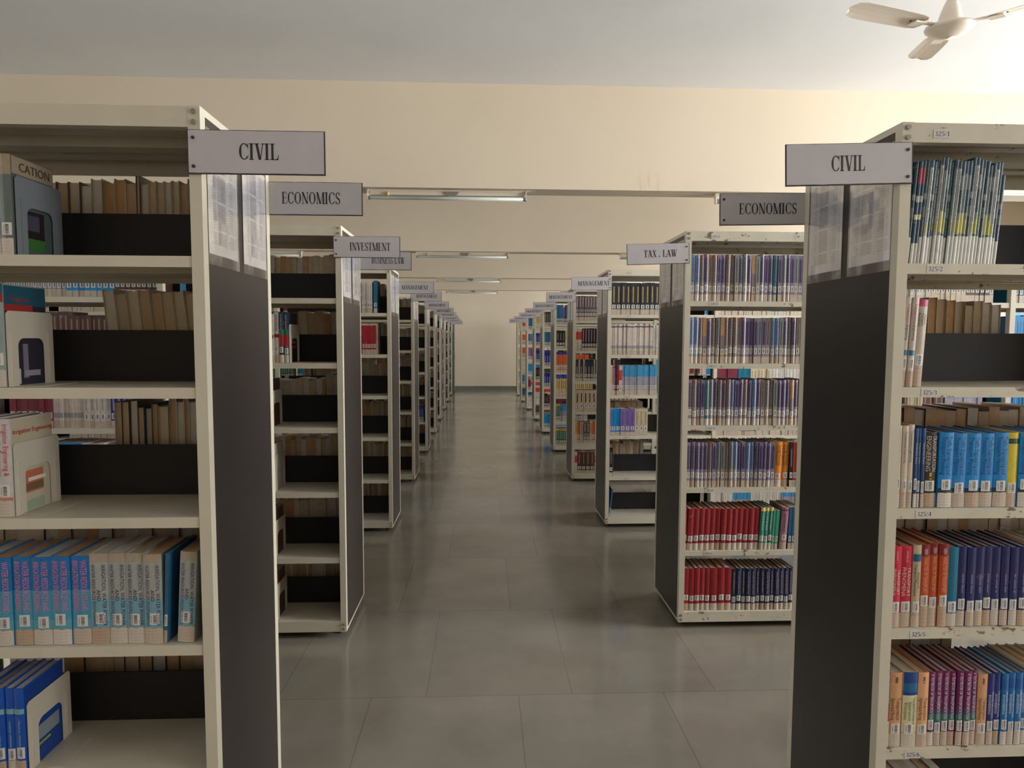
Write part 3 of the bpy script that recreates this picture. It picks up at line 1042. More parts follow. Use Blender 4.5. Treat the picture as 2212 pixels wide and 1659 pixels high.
def spine_bands(st, q, shade):
    cuts = {0., 1.}
    bands = list(st['bands'])
    for a, b_, c in bands:
        cuts |= {a, b_}
    cuts = sorted(cuts)
    out = []
    for a, b_ in zip(cuts, cuts[1:]):
        mid = (a + b_) / 2
        col = st['b']
        for x, y, c in bands:
            if x <= mid <= y:
                col = c
        out.append((a, b_, tuple(v * shade for v in col)))
    return out


def cover_mesh(key, w_, h, d, variant):
    k = ('cover', key, round(w_, 4), round(h, 3), round(d, 3), variant)
    if k in mesh_cache:
        return mesh_cache[k]
    st = ST[key]
    q = random.Random(hash((key, variant)) % 999 if False else variant * 17 + len(key))
    shade = 1 + q.uniform(-.10, .10)
    mb = MB()
    t = min(.0022, w_ * .16)
    base = tuple(v * shade for v in st['b'])
    bw = min(.004, w_ * .18)
    # boards
    mb.box(0, bw * .8, 0, t, d, h, 0, base)
    mb.box(w_ - t, bw * .8, 0, w_, d, h, 0, base)
    # rounded spine, with its bands
    nx = 5
    prof = []
    for i in range(nx + 1):
        f = i / nx
        prof.append((f * w_, bw * (1 - math.sin(PI * f)) * .8))
    for a, b_, c in spine_bands(st, q, shade):
        z0, z1 = a * h, b_ * h
        for (xa, ya), (xb, yb) in zip(prof, prof[1:]):
            mb.face([(xa, ya, z0), (xb, yb, z0), (xb, yb, z1), (xa, ya, z1)], 0, c)
    for (xa, ya), (xb, yb) in zip(prof, prof[1:]):   # inner side and the thin head and tail of the spine
        mb.face([(xb, yb + t, 0), (xa, ya + t, 0), (xa, ya + t, h), (xb, yb + t, h)], 0, base)
        mb.face([(xa, ya, h), (xb, yb, h), (xb, yb + t, h), (xa, ya + t, h)], 0, base)
        mb.face([(xb, yb, 0), (xa, ya, 0), (xa, ya + t, 0), (xb, yb + t, 0)], 0, base)
    me = mb.mesh('book_cover', M['cover'])
    mesh_cache[k] = me
    return me


def pages_mesh(w_, h, d, variant):
    k = ('pages', round(w_, 4), round(h, 3), round(d, 3), variant % 7)
    if k not in mesh_cache:
        c = PAPER[variant % 7]
        t = min(.0022, w_ * .16)
        dk = tuple(v * .9 for v in c)
        mb = MB()
        # fore-edge slightly hollow
        x0, x1, y0, y1, z0, z1 = t, w_ - t, .0055, d - .003, .002, h - .003
        mb.box(x0, y0, z0, x1, y1, z1, 0, None, [dk, c, dk, dk, c, dk])
        mesh_cache[k] = mb.mesh('pages', M['pages'])
    return mesh_cache[k]


def bulge(x, w_, lift):
    bw = min(.004, w_ * .18)
    f = min(1, max(0, x / w_))
    return bw * (1 - math.sin(PI * f)) * .8 - lift


def wrap_box(mb, w_, xa, xb, z0, z1, lift, col, n=4):
    for i in range(n):
        a, b_ = xa + (xb - xa) * i / n, xa + (xb - xa) * (i + 1) / n
        mb.face([(a, bulge(a, w_, lift), z0), (b_, bulge(b_, w_, lift), z0), (b_, bulge(b_, w_, lift), z1), (a, bulge(a, w_, lift), z1)], 0, col)


def barcode_mesh(w_, variant, size):
    k = ('barcode', round(w_, 4), variant % 3, size)
    if k not in mesh_cache:
        q = random.Random(variant % 3)
        mb = MB()
        lw, lh = min(.026, w_ * .80), .031 * size
        x0 = (w_ - lw) * (.35 + .3 * q.random())
        wrap_box(mb, w_, x0, x0 + lw, 0, lh, .0006, WHITE)
        bx0, bx1 = x0 + lw * .38, x0 + lw * .72
        z = .003
        while z < lh - .004:
            t = q.choice([.0007, .0011, .0016])
            wrap_box(mb, w_, bx0, bx1, z, z + t, .0009, (.05, .05, .06), 1)
            z += t + q.choice([.0006, .001])
        wrap_box(mb, w_, x0 + lw * .16, x0 + lw * .24, .005, lh - .006, .0009, (.33, .33, .34), 1)
        mesh_cache[k] = mb.mesh('barcode_label', M['print'])
    return mesh_cache[k]


def tape_mesh(w_, hh, variant):
    k = ('tape', round(w_, 4), round(hh, 3), variant % 5)
    if k not in mesh_cache:
        q = random.Random(variant % 5)
        col = [(.50, .40, .31), (.56, .49, .41), (.52, .42, .33), (.46, .33, .23), (.60, .54, .47)][variant % 5]
        mb = MB()
        wrap_box(mb, w_, .0004, w_ - .0004, .001, hh, .0004, col)
        for i in range(4):
            z = hh * (.18 + .2 * i)
            wrap_box(mb, w_, w_ * .1, w_ * (.75 + .15 * q.random()), z, z + .0007, .0007, tuple(v * .6 for v in col), 2)
        wrap_box(mb, w_, .0006, w_ - .0006, hh - .0016, hh - .0004, .0007, (.34, .14, .09), 2)
        mesh_cache[k] = mb.mesh('shelfmark_label', M['print'])
    return mesh_cache[k]


def title_mesh(key, which, w_, h, variant):
    st = ST[key]
    T_ = st.get(which)
    if not T_:
        return None
    k = (which, key, round(w_, 4), round(h, 3), variant % 3)
    if k in mesh_cache:
        return mesh_cache[k]
    mb = MB()
    kind, col, a, b_ = T_
    z0, z1 = a * h, b_ * h
    q = random.Random(variant % 3)
    if kind == 'bar':
        wrap_box(mb, w_, w_ * .30, w_ * .62, z0, z1, .0006, col, 2)
        z = z1 - .008
        lt = tuple(min(.8, v * 1.2 + .22) for v in col)
        wrap_box(mb, w_, w_ * .66, w_ * .74, z0, z1, .0006, lt, 1)
        while z > z0 + .006:
            l = q.uniform(.006, .018)
            wrap_box(mb, w_, w_ * .42, w_ * .50, max(z0, z - l), z, .0009, lt, 1)
            z -= l + .004
    elif kind in ('scribble', 'scribble2'):
        rows = 1 if kind == 'scribble' else 2
        for r_ in range(rows):
            xa = w_ * (.40 if rows == 1 else .2 + .34 * r_)
            z = z1
            while z > z0:
                l = q.uniform(.0022, .0045)
                if q.random() > .14:
                    e = q.uniform(.75, 1.1) * w_ * (.20 if rows == 1 else .25)
                    wrap_box(mb, w_, xa, xa + e, max(z0, z - l * .72), z, .0006, col, 1)
                z -= l
    else:
        n = len(kind)
        for i, line in enumerate(kind):
            pol, wd = sans_polys(line)
            hgt = w_ * .62 / n if n > 1 else min(w_ * .42, .02)
            L_ = z1 - z0
            sx = L_ / wd * (1 if len(line) > 8 or n == 1 else .5)
            sx = min(sx, hgt * 1.05)
            hgt = min(hgt, sx * 1.9)
            xc = w_ * (.5 + (0 if n == 1 else (.5 - (i + .5) / n) * .86))
            zs = z1 - (0 if n == 1 else (L_ - wd * sx) / 2)
            for p in pol:
                pts = []
                for u, v in p:
                    x = xc + (v - .5) * hgt
                    pts.append((x, bulge(x, w_, .0007), zs - u * sx))
                mb.face(pts, 0, col)
    me = mb.mesh('title', M['print']) if mb.f else None
    mesh_cache[k] = me
    return me


RECORDS = []


def px_area(rec):
    return rec['w'] * rec['h'] * (F_PX / rec['y']) ** 2 * rec['vis']


def row(rack, side, shelf, items, x_start, yface, vis=1, back=False, dirn=1, where='', lean=0, sink=.012, gaps=(), limit=None):
    """items: (style, count, width, height) laid from x_start in direction dirn along x"""
    x = x_start
    idx, prev = 0, 0
    q = random.Random(int(rack * 100 + shelf * 10 + (5 if back else 0) + (50 if side == 'L' else 0)))
    for it in items:
        key, n, w_, h = it[:4]
        ln = it[4] if len(it) > 4 else lean
        for _ in range(n):
            if key == 'GAP':
                x += dirn * w_
                continue
            ww = w_
            hh = h * (1 + q.choice([0, 0, .006, -.008])) if not back else h * (1 + q.uniform(-.035, .035))
            foot_w = ww * math.cos(ln) + .0006
            if dirn > 0 and ln < prev:
                x += (prev - ln) * hh
            if dirn < 0 and ln > prev:
                x -= (ln - prev) * hh
            prev = ln
            xa = x if dirn > 0 else x - foot_w
            idx += 1
            d = .165 if not back else .17
            if key.startswith('journal'):
                d = .20
            RECORDS.append(dict(key=key, w=ww, h=hh, d=d, x=xa, y=yface, z=SH[shelf - 1], vis=vis, back=back, lean=ln, n=idx,
                                where=where, var=q.randrange(1000), side=side, rack=rack, shelf=shelf,
                                sink=sink + (q.uniform(0, .006) if not back else q.uniform(0, .008))))
            x += dirn * foot_w
    return x


def fx(px, shelf, Y):
    """x at which the photograph shows px on this shelf's front edge"""
    z = SH[shelf - 1]
    py = 737 + (CAM_Z - z) * F_PX / Y
    return at(px, py, Y)[0]


# ---- left first rack (front, behind the bookends)
y = YL[0]
W1 = 'the left civil rack'
yb = y + .02
bx_l1 = {1: fx(52, 1, yb) , 2: fx(16, 2, yb), 3: fx(32, 3, yb), 5: fx(62, 5, yb)}
row(1, 'L', 1, [('civil_teal', 1, .03, .250), ('irrigation_dark', 3, .03, .25)], bx_l1[1] - .02, y, 1, dirn=-1, where='front')
row(1, 'L', 2, [('irrigation_dark', 1, .032, .262), ('irrigation_white', 3, .03, .25)], bx_l1[2], y, 1, dirn=-1, where='front')
row(1, 'L', 3, [('irrigation_white', 3, .040, .255)], bx_l1[3], y, 1, dirn=-1, where='front')
row(1, 'L', 5, [('blue_s', 5, .0245, .235)], bx_l1[5], y, 1, dirn=-1, where='front')
xr = XL[0] - PW - .004
row(1, 'L', 4, [('water_white', 1, .043, .245, .06), ('GAP', 1, .024, 0), ('steel_bk', 1, .009, .242, .05), ('water_white', 4, .046, .243), ('water_blue', 7, .0485, .236)], xr - .012, y, 1, dirn=-1, where='front')
row(1, 'L', 6, [('blue_s', 8, .03, .23), ('cream_bk', 8, .035, .24)], xr - .1, y, 0, dirn=-1, where='front')
# back row of the same rack: only the page edges show above the black back stop
row(1, 'L', 1, [('cream_bk', 2, .030, .268), ('cream_bk', 2, .034, .255), ('white_thin', 1, .018, .265), ('cream_bk', 6, .022, .258), ('brown_bk', 1, .012, .268), ('cream_bk', 4, .032, .262), ('brown_bk', 4, .034, .256), ('cream_bk', 5, .03, .26)], xr, y, .42, True, -1, 'back')
row(1, 'L', 2, [('steel_bk', 1, .030, .266, -.07), ('cream_bk', 10, .034, .264, -.09)], xr - .01, y, .42, True, -1, 'back')
row(1, 'L', 3, [('brown_bk', 1, .012, .272), ('cream_bk', 1, .038, .27), ('white_bk', 5, .022, .276), ('white_bk', 1, .014, .284), ('white_bk', 2, .022, .276), ('cream_bk', 1, .03, .262), ('steel_bk', 3, .02, .258), ('brown_bk', 2, .024, .266), ('white_bk', 1, .02, .27)], xr, y, .42, True, -1, 'back')
row(1, 'L', 5, [('brown_bk', 9, .042, .262), ('brown_bk', 6, .03, .255)], xr, y, .12, True, -1, 'back')
row(1, 'L', 4, [('brown_bk', 20, .04, .26)], xr, y, .02, True, -1, 'back')

# ---- left second rack
y = YL[1]
yb = y + .02
xr = XL[1] - PW - .004
bx_l2 = {2: fx(625, 2, yb), 3: fx(586, 3, yb), 4: fx(593, 4, yb), 5: fx(594, 5, yb), 6: fx(598, 6, yb)}
row(2, 'L', 2, [('fin_red', 2, .024, .262), ('derivatives', 1, .026, .262), ('derivatives', 1, .022, .255), ('fin_red', 2, .024, .26)], bx_l2[2], y, .9, dirn=-1, where='front')
for s_ in (3, 4, 5, 6):
    row(2, 'L', s_, [('white_bk' if s_ == 4 else 'brown_bk', 3, .024, .25)], bx_l2[s_], y, .25, dirn=-1, where='front')
row(2, 'L', 1, [('cream_bk', 1, .030, .272), ('brown_bk', 1, .02, .275), ('brown_bk', 1, .022, .272), ('cream_bk', 2, .03, .262), ('cream_bk', 2, .028, .255), ('brown_bk', 3, .03, .252), ('cream_bk', 8, .03, .25)], xr, y, .3, True, -1, 'back')
row(2, 'L', 2, [('cream_bk', 6, .044, .272, -.05), ('cream_bk', 5, .04, .27)], xr, y, .36, True, -1, 'back')
row(2, 'L', 3, [('cream_bk', 3, .042, .258, -.03), ('brown_bk', 1, .02, .23), ('cream_bk', 4, .036, .232), ('cream_bk', 6, .035, .23)], xr, y, .34, True, -1, 'back')
row(2, 'L', 4, [('white_bk', 3, .036, .262), ('cream_bk', 6, .028, .238), ('cream_bk', 6, .028, .235)], xr, y, .34, True, -1, 'back')
row(2, 'L', 5, [('cream_bk', 6, .028, .252), ('white_bk', 1, .044, .25), ('cream_bk', 5, .027, .238), ('cream_bk', 8, .027, .24)], xr, y, .3, True, -1, 'back')
row(2, 'L', 6, [('brown_bk', 8, .016, .262), ('cream_bk', 10, .016, .26), ('brown_bk', 10, .018, .26)], xr, y, .28, True, -1, 'back')

# ---- left racks further on: fore-edges behind the back stops, a few fronts
y = YL[2]
xr = XL[2] - PW - .004
row(3, 'L', 1, [('steel_bk', 1, .03, .26)], xr - .075, y, .5, dirn=-1, where='front')
row(3, 'L', 1, [('white_bk', 4, .021, .25)], xr - .115, y, .5, dirn=-1, where='front')
row(3, 'L', 2, [('cream_bk', 1, .012, .25), ('red_worn', 5, .022, .25)], xr - .075, y, .8, dirn=-1, where='front')
for k in range(2, 10):
    y = YL[k]
    xr = XL[k] - PW - .004
    for s_ in range(1, 7):
        q = random.Random(k * 7 + s_)
        items = []
        for _ in range(9 if k < 5 else 5):
            items.append((q.choice(['cream_bk', 'brown_bk', 'white_bk', 'cream_bk']), q.randint(2, 4), q.uniform(.018, .03), q.uniform(.235, .275), q.choice([0, 0, -.06])))
        row(k + 1, 'L', s_, items, xr, y, .3 if k == 2 else .15, True, -1, 'back')
row(5, 'L', 5, [('royal_bk', 4, .024, .24)], XL[4] - PW - .02, YL[4], .5, dirn=-1, where='front')
row(7, 'L', 2, [('red_hb', 5, .024, .26)], XL[6] - PW - .004, YL[6], .5, dirn=-1, where='front')

# ---- right first rack
y = YR[0]
yb = y + .015
xl = XR[0] + PW + .003
jq = random.Random(4)
jrow = [('journal_b', 1), ('journal_r', 2), ('journal_b', 1), ('journal_w', 1), ('journal_b', 1), ('journal_g', 1), ('journal_w', 1), ('journal_y', 1), ('journal', 1), ('journal_b', 1), ('journal_g', 1), ('journal_w', 1), ('journal', 1), ('journal_y', 1), ('journal', 1), ('journal_b', 1), ('journal_w', 1), ('journal', 1), ('journal_g', 1), ('journal_b', 1), ('journal_y', 1), ('journal', 1), ('journal_w', 1), ('journal_b', 1)]
row(1, 'R', 1, [(k_, n_, .0092, (.276 if i_ < 20 else .268) + jq.uniform(-.004, .008), .07) for i_, (k_, n_) in enumerate(jrow)] + [('journal_b', 1, .009, .240, .07)], xl + .001, y, 1, where='front')
row(1, 'R', 2, [('te_white', 2, .0168, .245, .045), ('te_cream', 1, .0275, .238, .045)], xl, y, 1, where='front')
row(1, 'R', 3, [('te_grey', 3, .0163, .231), ('ts_navy', 3, .0098, .222), ('te_black', 1, .039, .213), ('traffic_blue', 5, .0395, .209), ('yellow_green', 1, .03, .209), ('traffic_blue', 4, .0395, .209), ('cream_bk', 6, .03, .22)], xl - .001, y, 1, where='front')
row(1, 'R', 4, [('tp_red', 1, .0275, .233), ('tp_red', 1, .0325, .233), ('atp_cream', 1, .0228, .236), ('at_orange', 3, .0258, .238), ('teal_plain', 1, .029, .230), ('navy_tp', 8, .0245, .229), ('cream_bk', 10, .03, .23)], xl, y, 1, where='front')
row(1, 'R', 5, [('urban_red', 1, .011, .225), ('peach', 1, .0375, .218), ('tpp_cream', 1, .0425, .220), ('peach', 1, .0305, .217), ('purple_tb', 7, .0202, .220), ('peach', 1, .0285, .208), ('te_navy2', 2, .0195, .212), ('te_blue2', 4, .0195, .212), ('cream_bk', 10, .03, .22)], xl, y, 1, where='front')
row(1, 'R', 6, [('c_blue', 1, .02, .245), ('c_yellow', 1, .021, .245), ('c_rose', 1, .021, .245), ('c_olive', 2, .024, .245), ('c_slate', 1, .028, .24), ('c_teal', 2, .028, .245)], xl, y, .12, where='front')
row(1, 'R', 1, [('brown_bk', 3, .024, .26), ('cream_bk', 1, .05, .255), ('brown_bk', 6, .03, .25)], xl + .15, y, .2, True, 1, 'back')
row(1, 'R', 2, [('brown_bk', 4, .018, .215), ('GAP', 1, .07, 0), ('orange_bk', 1, .03, .255), ('brown_bk', 1, .025, .262), ('cream_bk', 4, .03, .258), ('cream_bk', 6, .03, .25)], xl + .03, y, .25, True, 1, 'back')
row(1, 'R', 3, [('brown_bk', 10, .035, .24), ('cream_bk', 8, .035, .24)], xl + .12, y, .1, True, 1, 'back')
row(1, 'R', 4, [('brown_bk', 12, .035, .25), ('cream_bk', 8, .035, .24)], xl, y, .05, True, 1, 'back')
row(1, 'R', 5, [('brown_bk', 12, .035, .25)], xl, y, .02, True, 1, 'back')

# ---- right second rack
y = YR[1]
xl = XR[1] + PW + .003


def tax_row(shelf, n, extra, seed):
    q = random.Random(seed)
    seq = []
    for i in range(n):
        seq.append((q.choices(['tax_violet', 'tax_blue', 'tax_brown', 'tax_grey', 'tax_torn', 'tax_teal'], [11, 3.5, 6, 6, 2, .5])[0], 1, .0222 + q.uniform(-.0008, .0008), .247 + q.uniform(-.003, .003), q.choice([0, 0, 0, .012])))
    row(2, 'R', shelf, seq + extra, xl, y, 1, where='front')


tax_row(1, 28, [('tax_violet', 4, .022, .247)], 11)
tax_row(2, 27, [('red_bk', 3, .022, .24)], 12)
tax_row(3, 27, [], 13)
tax_row(4, 21, [('orange_fx', 2, .0385, .248, .02), ('black_bk', 1, .021, .248), ('red_bk', 2, .02, .245)], 14)
row(2, 'R', 5, [('red_hb', 1, .010, .232), ('red_hb', 13, .0302, .232, .03), ('green_yel', 3, .0235, .236, .05), ('green_pl', 2, .016, .222, .05), ('GAP', 1, .012, 0), ('pink_bk', 1, .040, .236, .06), ('steel_bk', 3, .02, .236, .03)], xl, y, 1, where='front')
row(2, 'R', 6, [('red_hb', 5, .0285, .240, .006), ('red_hb', 1, .043, .240), ('red_hb', 2, .038, .240), ('navy_hb', 13, .0262, .236)], xl, y, 1, where='front')

# ---- right third rack
y = YR[2]
xl = XR[2] + PW + .003
row(3, 'R', 1, [('gold_blk', 11, .0395, .262)], xl, y, .8, where='front')
row(3, 'R', 2, [('white_thin', 24, .0142, .258), ('white_bk', 3, .02, .25)], xl, y, .7, where='front')
row(3, 'R', 3, [('cream_bk', 1, .012, .25), ('pink_bk', 1, .022, .25), ('navy_hb', 1, .015, .25), ('maroon_bk', 1, .02, .25), ('redwhite', 1, .026, .25), ('bluewhite', 14, .0205, .25)], xl, y, .7, where='front')
row(3, 'R', 4, [('violet_bk', 1, .012, .225), ('cyan_bk', 2, .037, .225), ('violet_bk', 3, .040, .225), ('cream_bk', 3, .036, .225)], xl, y, .8, where='front')
row(3, 'R', 5, [('black_bk', 1, .026, .25)], xl, y, .8, where='front')
row(3, 'R', 6, [('steel_bk', 1, .012, .24, .10), ], xl, y, .8, where='front')
row(3, 'R', 5, [('steel_bk', 4, .03, .235), ('brown_bk', 6, .03, .25)], xl + .06, y, .2, True, 1, 'back')
row(3, 'R', 4, [('yellowcream', 7, .05, .25)], xl, y, .2, True, 1, 'back')

FAR = {
    4: [[('greybrown', 6, .030, .27)], [('redwhite', 3, .022, .25), ('darkstripe', 6, .030, .25)], [('navywhite', 1, .033, .24), ('cream_bk', 1, .016, .24), ('navywhite', 1, .033, .24), ('cream_bk', 1, .016, .24), ('navywhite', 2, .033, .24)],
        [('creamdark', 5, .046, .24)], [('yellowcream', 1, .024, .25), ('orange_bk', 1, .032, .235), ('cream_bk', 1, .036, .23), ('greybrown', 2, .036, .23)], [('redwhite', 2, .014, .24), ('brown_bk', 4, .048, .24)]],
    5: [[('steel_bk', 3, .03, .27), ('violet_bk', 1, .02, .24), ('black_bk', 1, .02, .24), ('steel_bk', 2, .03, .27)], [('black_bk', 3, .04, .25), ('yellowcream', 2, .02, .25)], [('orange_bk', 5, .03, .25)], [('yellowcream', 6, .028, .25)], [('green_bk', 2, .028, .25), ('bluewhite', 3, .03, .24)], [('green_bk', 7, .026, .24)]],
    6: [[('gold_blk', 6, .03, .25)], [('steel_bk', 5, .035, .25)], [('royal_bk', 5, .036, .25)], [('royal_bk', 5, .036, .24)], [('black_bk', 2, .03, .24), ('maroon_bk', 3, .03, .22)], [('cyan_bk', 5, .03, .24)]],
    7: [[('yellowcream', 4, .03, .25)], [('royal_bk', 4, .03, .25)], [('royal_bk', 4, .03, .25)], [('black_bk', 4, .03, .25)], [('redwhite', 5, .03, .25)], [('brown_bk', 5, .03, .2)]],
    8: [[('steel_bk', 3, .03, .27)], [('maroon_bk', 1, .03, .25), ('cyan_bk', 4, .03, .25)], [('violet_bk', 2, .03, .25), ('maroon_bk', 2, .03, .25)], [('cyan_bk', 4, .03, .25)], [('maroon_bk', 2, .03, .25), ('redwhite', 2, .03, .25)], [('white_bk', 3, .03, .2)]],
    9: [[('redwhite', 6, .026, .25)], [('orange_bk', 3, .028, .25), ('violet_bk', 2, .03, .25)], [('orange_bk', 6, .028, .25)], [('white_bk', 6, .03, .25)], [('cyan_bk', 2, .03, .25), ('cream_bk', 2, .03, .25)], [('steel_bk', 5, .03, .25)]],
    10: [[('cream_bk', 6, .026, .25)]] * 6,
}
for k, rows_ in FAR.items():
    for s_, items in enumerate(rows_):
        row(k, 'R', s_ + 1, items * 3, XR[k - 1] + PW + .003, YR[k - 1], .35 if k < 6 else .2, where='front')
# fillers in the bays that show only through the gaps above other books
keys_mix = ['royal_bk', 'maroon_bk', 'teal_plain', 'bluewhite', 'white_bk', 'cream_bk', 'red_hb', 'green_bk', 'cyan_bk', 'brown_bk', 'white_thin', 'white_bk', 'bluewhite', 'cream_bk']
for k in (1, 2, 3):
    for bay in (1, 2):
        for s_ in range(1, 7):
            q = random.Random(k * 31 + bay * 5 + s_)
            for side in 'LR':
                X = (XL if side == 'L' else XR)[k]
                dirn = -1 if side == 'L' else 1
                items, tot = [], 0
                while tot < .78:
                    n = q.randint(3, 9)
                    ww = q.uniform(.016, .032)
                    items.append((q.choice(keys_mix), n, ww, q.uniform(.225, .27)))
                    tot += n * (ww + .001)
                items[-1] = (items[-1][0], max(1, items[-1][1] - int((tot - .78) / items[-1][2]) - 1), *items[-1][2:])
                row(k + 1, side, s_, items, X + dirn * (PW + .004 + bay * BAY), (YL if side == 'L' else YR)[k], .02, where='front', dirn=dirn)
for k in (0,):
    for side in 'LR':
        for s_ in range(1, 7):
            q = random.Random(k * 3 + s_)
            X = (XL if side == 'L' else XR)[k]
            dirn = -1 if side == 'L' else 1
            row(k + 1, side, s_, [(q.choice(keys_mix), 8, .028, .245), (q.choice(keys_mix), 8, .026, .235), (q.choice(keys_mix), 8, .028, .25)], X + dirn * (PW + .004 + BAY), (YL if side == 'L' else YR)[k], 0, where='front', dirn=dirn)
for i, yy in enumerate((3.55, 5.45, 7.3, 9.2)):
    for s_ in range(1, 7):
        q = random.Random(i * 3 + s_)
        row(1, 'S', s_, [(q.choice(keys_mix), 8, .028, .245), (q.choice(keys_mix), 8, .026, .235), (q.choice(keys_mix), 7, .028, .25)], 5.75 + PW + .005, yy, 0, where='front')

# keep every book inside its bay
kept = []
for r in RECORDS:
    XX = {'L': XL, 'R': XR}.get(r['side'])
    X = 5.75 if XX is None else XX[r['rack'] - 1]
    s_ = -1 if r['side'] == 'L' else 1
    ext = r['h'] * math.sin(abs(r['lean']))
    a, b_ = r['x'], r['x'] + r['w']
    if r['back']:
        pass
    if r['lean'] > 0:
        b_ += ext
    else:
        a -= ext
    u0, u1 = sorted((s_ * (a - X), s_ * (b_ - X)))
    bay = int(((u0 + u1) / 2 - PW * .5) / BAY)
    if u1 > (bay + 1) * BAY - .003 and u1 > (bay + 1) * BAY + .02:
        continue
    if u1 > (bay + 1) * BAY:
        continue
    nbm = 3 if (XX and r['rack'] <= 4) else (2 if XX else 1)
    if bay >= nbm:
        continue
    kept.append(r)
RECORDS = kept
order = sorted([r for r in RECORDS if r['vis'] > .05 and not r['key'].startswith('journal')], key=px_area, reverse=True)[:306]
chosen = {id(r) for r in order}

RACKNAME = {('L', 1): 'left civil rack', ('L', 2): 'investment rack', ('R', 1): 'rack 325', ('R', 2): 'tax law rack', ('R', 3): 'rack 365', ('L', 3): 'third left rack'}
SHN = ['top', 'second', 'third', 'fourth', 'fifth', 'bottom']


def ordinal(n):
    return '%d%s' % (n, 'th' if 10 <= n % 100 <= 20 else {1: 'st', 2: 'nd', 3: 'rd'}.get(n % 10, 'th'))


def book_parts(r):
    """list of (part name, mesh, z) for a record"""
    parts = [('pages', pages_mesh(r['w'], r['h'], r['d'], r['var']), 0)]
    st = ST[r['key']]
    if not r['back']:
        if st['tp']:
            parts.append(('shelfmark_label', tape_mesh(r['w'], st['tp'] * r['h'], r['var']), 0))
        if st['bc']:
            size = 1.0 if r['h'] > .22 else .95
            dz = ((r['var'] % 5) - 2) * .0022
            parts.append(('barcode_label', barcode_mesh(r['w'], r['var'], size), st['bc'] * r['h'] - .0155 + dz))
        for wh in ('t', 't2'):
            tm = title_mesh(r['key'], wh, r['w'], r['h'], r['var'])
            if tm:
                parts.append(('title', tm, 0))
    return parts


def book_matrix(r):
    z = r['z'] + .0004
    if not r['back']:
        ln = r['lean']
        M_ = Matrix.Translation((r['x'] + (0 if ln >= 0 else 0), r['y'] + r['sink'], z + (r['w'] * math.sin(ln) if ln > 0 else 0))) @ Matrix.Rotation(ln, 4, 'Y')
    else:
        # spine to the far side: turned half round
        ln = r['lean']
        M_ = Matrix.Translation((r['x'] + r['w'], r['y'] + DEP - r['sink'], z + r['w'] * abs(math.sin(ln)))) @ Matrix.Rotation(ln, 4, 'Y') @ Matrix.Rotation(PI, 4, 'Z')
    return M_


stuff = MB()
cntrow = {}
for r in RECORDS:
    M_ = book_matrix(r)
    is_j = r['key'].startswith('journal')
    if id(r) in chosen or is_j:
        var = r['var'] % 3
        o = link('journal' if is_j else 'book', cover_mesh(r['key'], r['w'], r['h'], r['d'], var))
        o.matrix_world = M_
        rk = RACKNAME.get((r['side'], r['rack']), '%s %s rack' % (ORD[r['rack'] - 1], 'left' if r['side'] == 'L' else 'right'))
        nm = ST[r['key']]['n']
        if r['back']:
            end = 'aisle end'
            o['label'] = 'page edges of book behind stop, %s shelf of %s, %s from aisle' % (SHN[r['shelf'] - 1], rk, ordinal(r['n']))
            o['group'] = 'page edges behind the black stops, %s shelf of %s' % (SHN[r['shelf'] - 1], rk)
        else:
            o['label'] = '%s, %s shelf of %s, %s from aisle' % (nm, SHN[r['shelf'] - 1], rk, ordinal(r['n']))
            o['group'] = 'books on the %s shelf of the %s' % (SHN[r['shelf'] - 1], rk)
        if len(o['label'].replace('-', '').split()) > 16:
            o['label'] = o['label'].replace(' from its aisle end', ' from aisle').replace('a book behind ', 'book behind ')
        o['category'] = 'magazine' if is_j else 'book'
        for pn, pm, pz in book_parts(r):
            link(pn, pm, o, loc=(0, 0, pz))
    else:
        st = ST[r['key']]
        q = random.Random(r['var'])
        sh = 1 + q.uniform(-.12, .12)
        pg = PAPER[r['var'] % 7]
        w_, h, d = r['w'], r['h'], r['d']
        tmp = MB()
        base = tuple(v * sh for v in st['b'])
        e = min(.002, w_ * .12)
        tmp.box(0, .0, 0, w_, d, h, 0, None, [base, pg, base, base, pg, base])
        if r['back']:
            tmp.face([(w_ - e, d + .0003, 0), (e, d + .0003, 0), (e, d + .0003, h - .003), (w_ - e, d + .0003, h - .003)], 0, pg)
        else:
            for a, b_, c in spine_bands(st, q, sh):
                tmp.face([(0, -.0004, a * h), (w_, -.0004, a * h), (w_, -.0004, b_ * h), (0, -.0004, b_ * h)], 0, c)
            if st['tp']:
                tmp.face([(.0005, -.0009, .001), (w_ - .0005, -.0009, .001), (w_ - .0005, -.0009, st['tp'] * h), (.0005, -.0009, st['tp'] * h)], 0, TAPE)
            if st['bc']:
                z = st['bc'] * h - .015
                a, b_ = w_ * .14, w_ * .86
                tmp.face([(a, -.0012, z), (b_, -.0012, z), (b_, -.0012, z + .031), (a, -.0012, z + .031)], 0, WHITE)
                a, b_ = w_ * .4, w_ * .65
                tmp.face([(a, -.0015, z + .005), (b_, -.0015, z + .005), (b_, -.0015, z + .026), (a, -.0015, z + .026)], 0, (.13, .13, .14))
            if st.get('t'):
                kind, c, a, b_ = st['t']
                if isinstance(kind, str):
                    tmp.face([(w_ * .36, -.0009, a * h), (w_ * .62, -.0009, a * h), (w_ * .62, -.0009, b_ * h), (w_ * .36, -.0009, b_ * h)], 0, c if kind != 'scribble' else tuple((u + v) / 2 for u, v in zip(c, base)))
        n = len(stuff.v)
        stuff.v += [tuple(M_ @ Vector(v)) for v in tmp.v]
        stuff.f += [tuple(n + i for i in f) for f in tmp.f]
        stuff.m += tmp.m
        stuff.c += tmp.c
so = link('distant_books', stuff.mesh('distant_books', M['cover']))
tag(so, 'many small books filling the racks further down the aisle', 'books', kind='stuff')


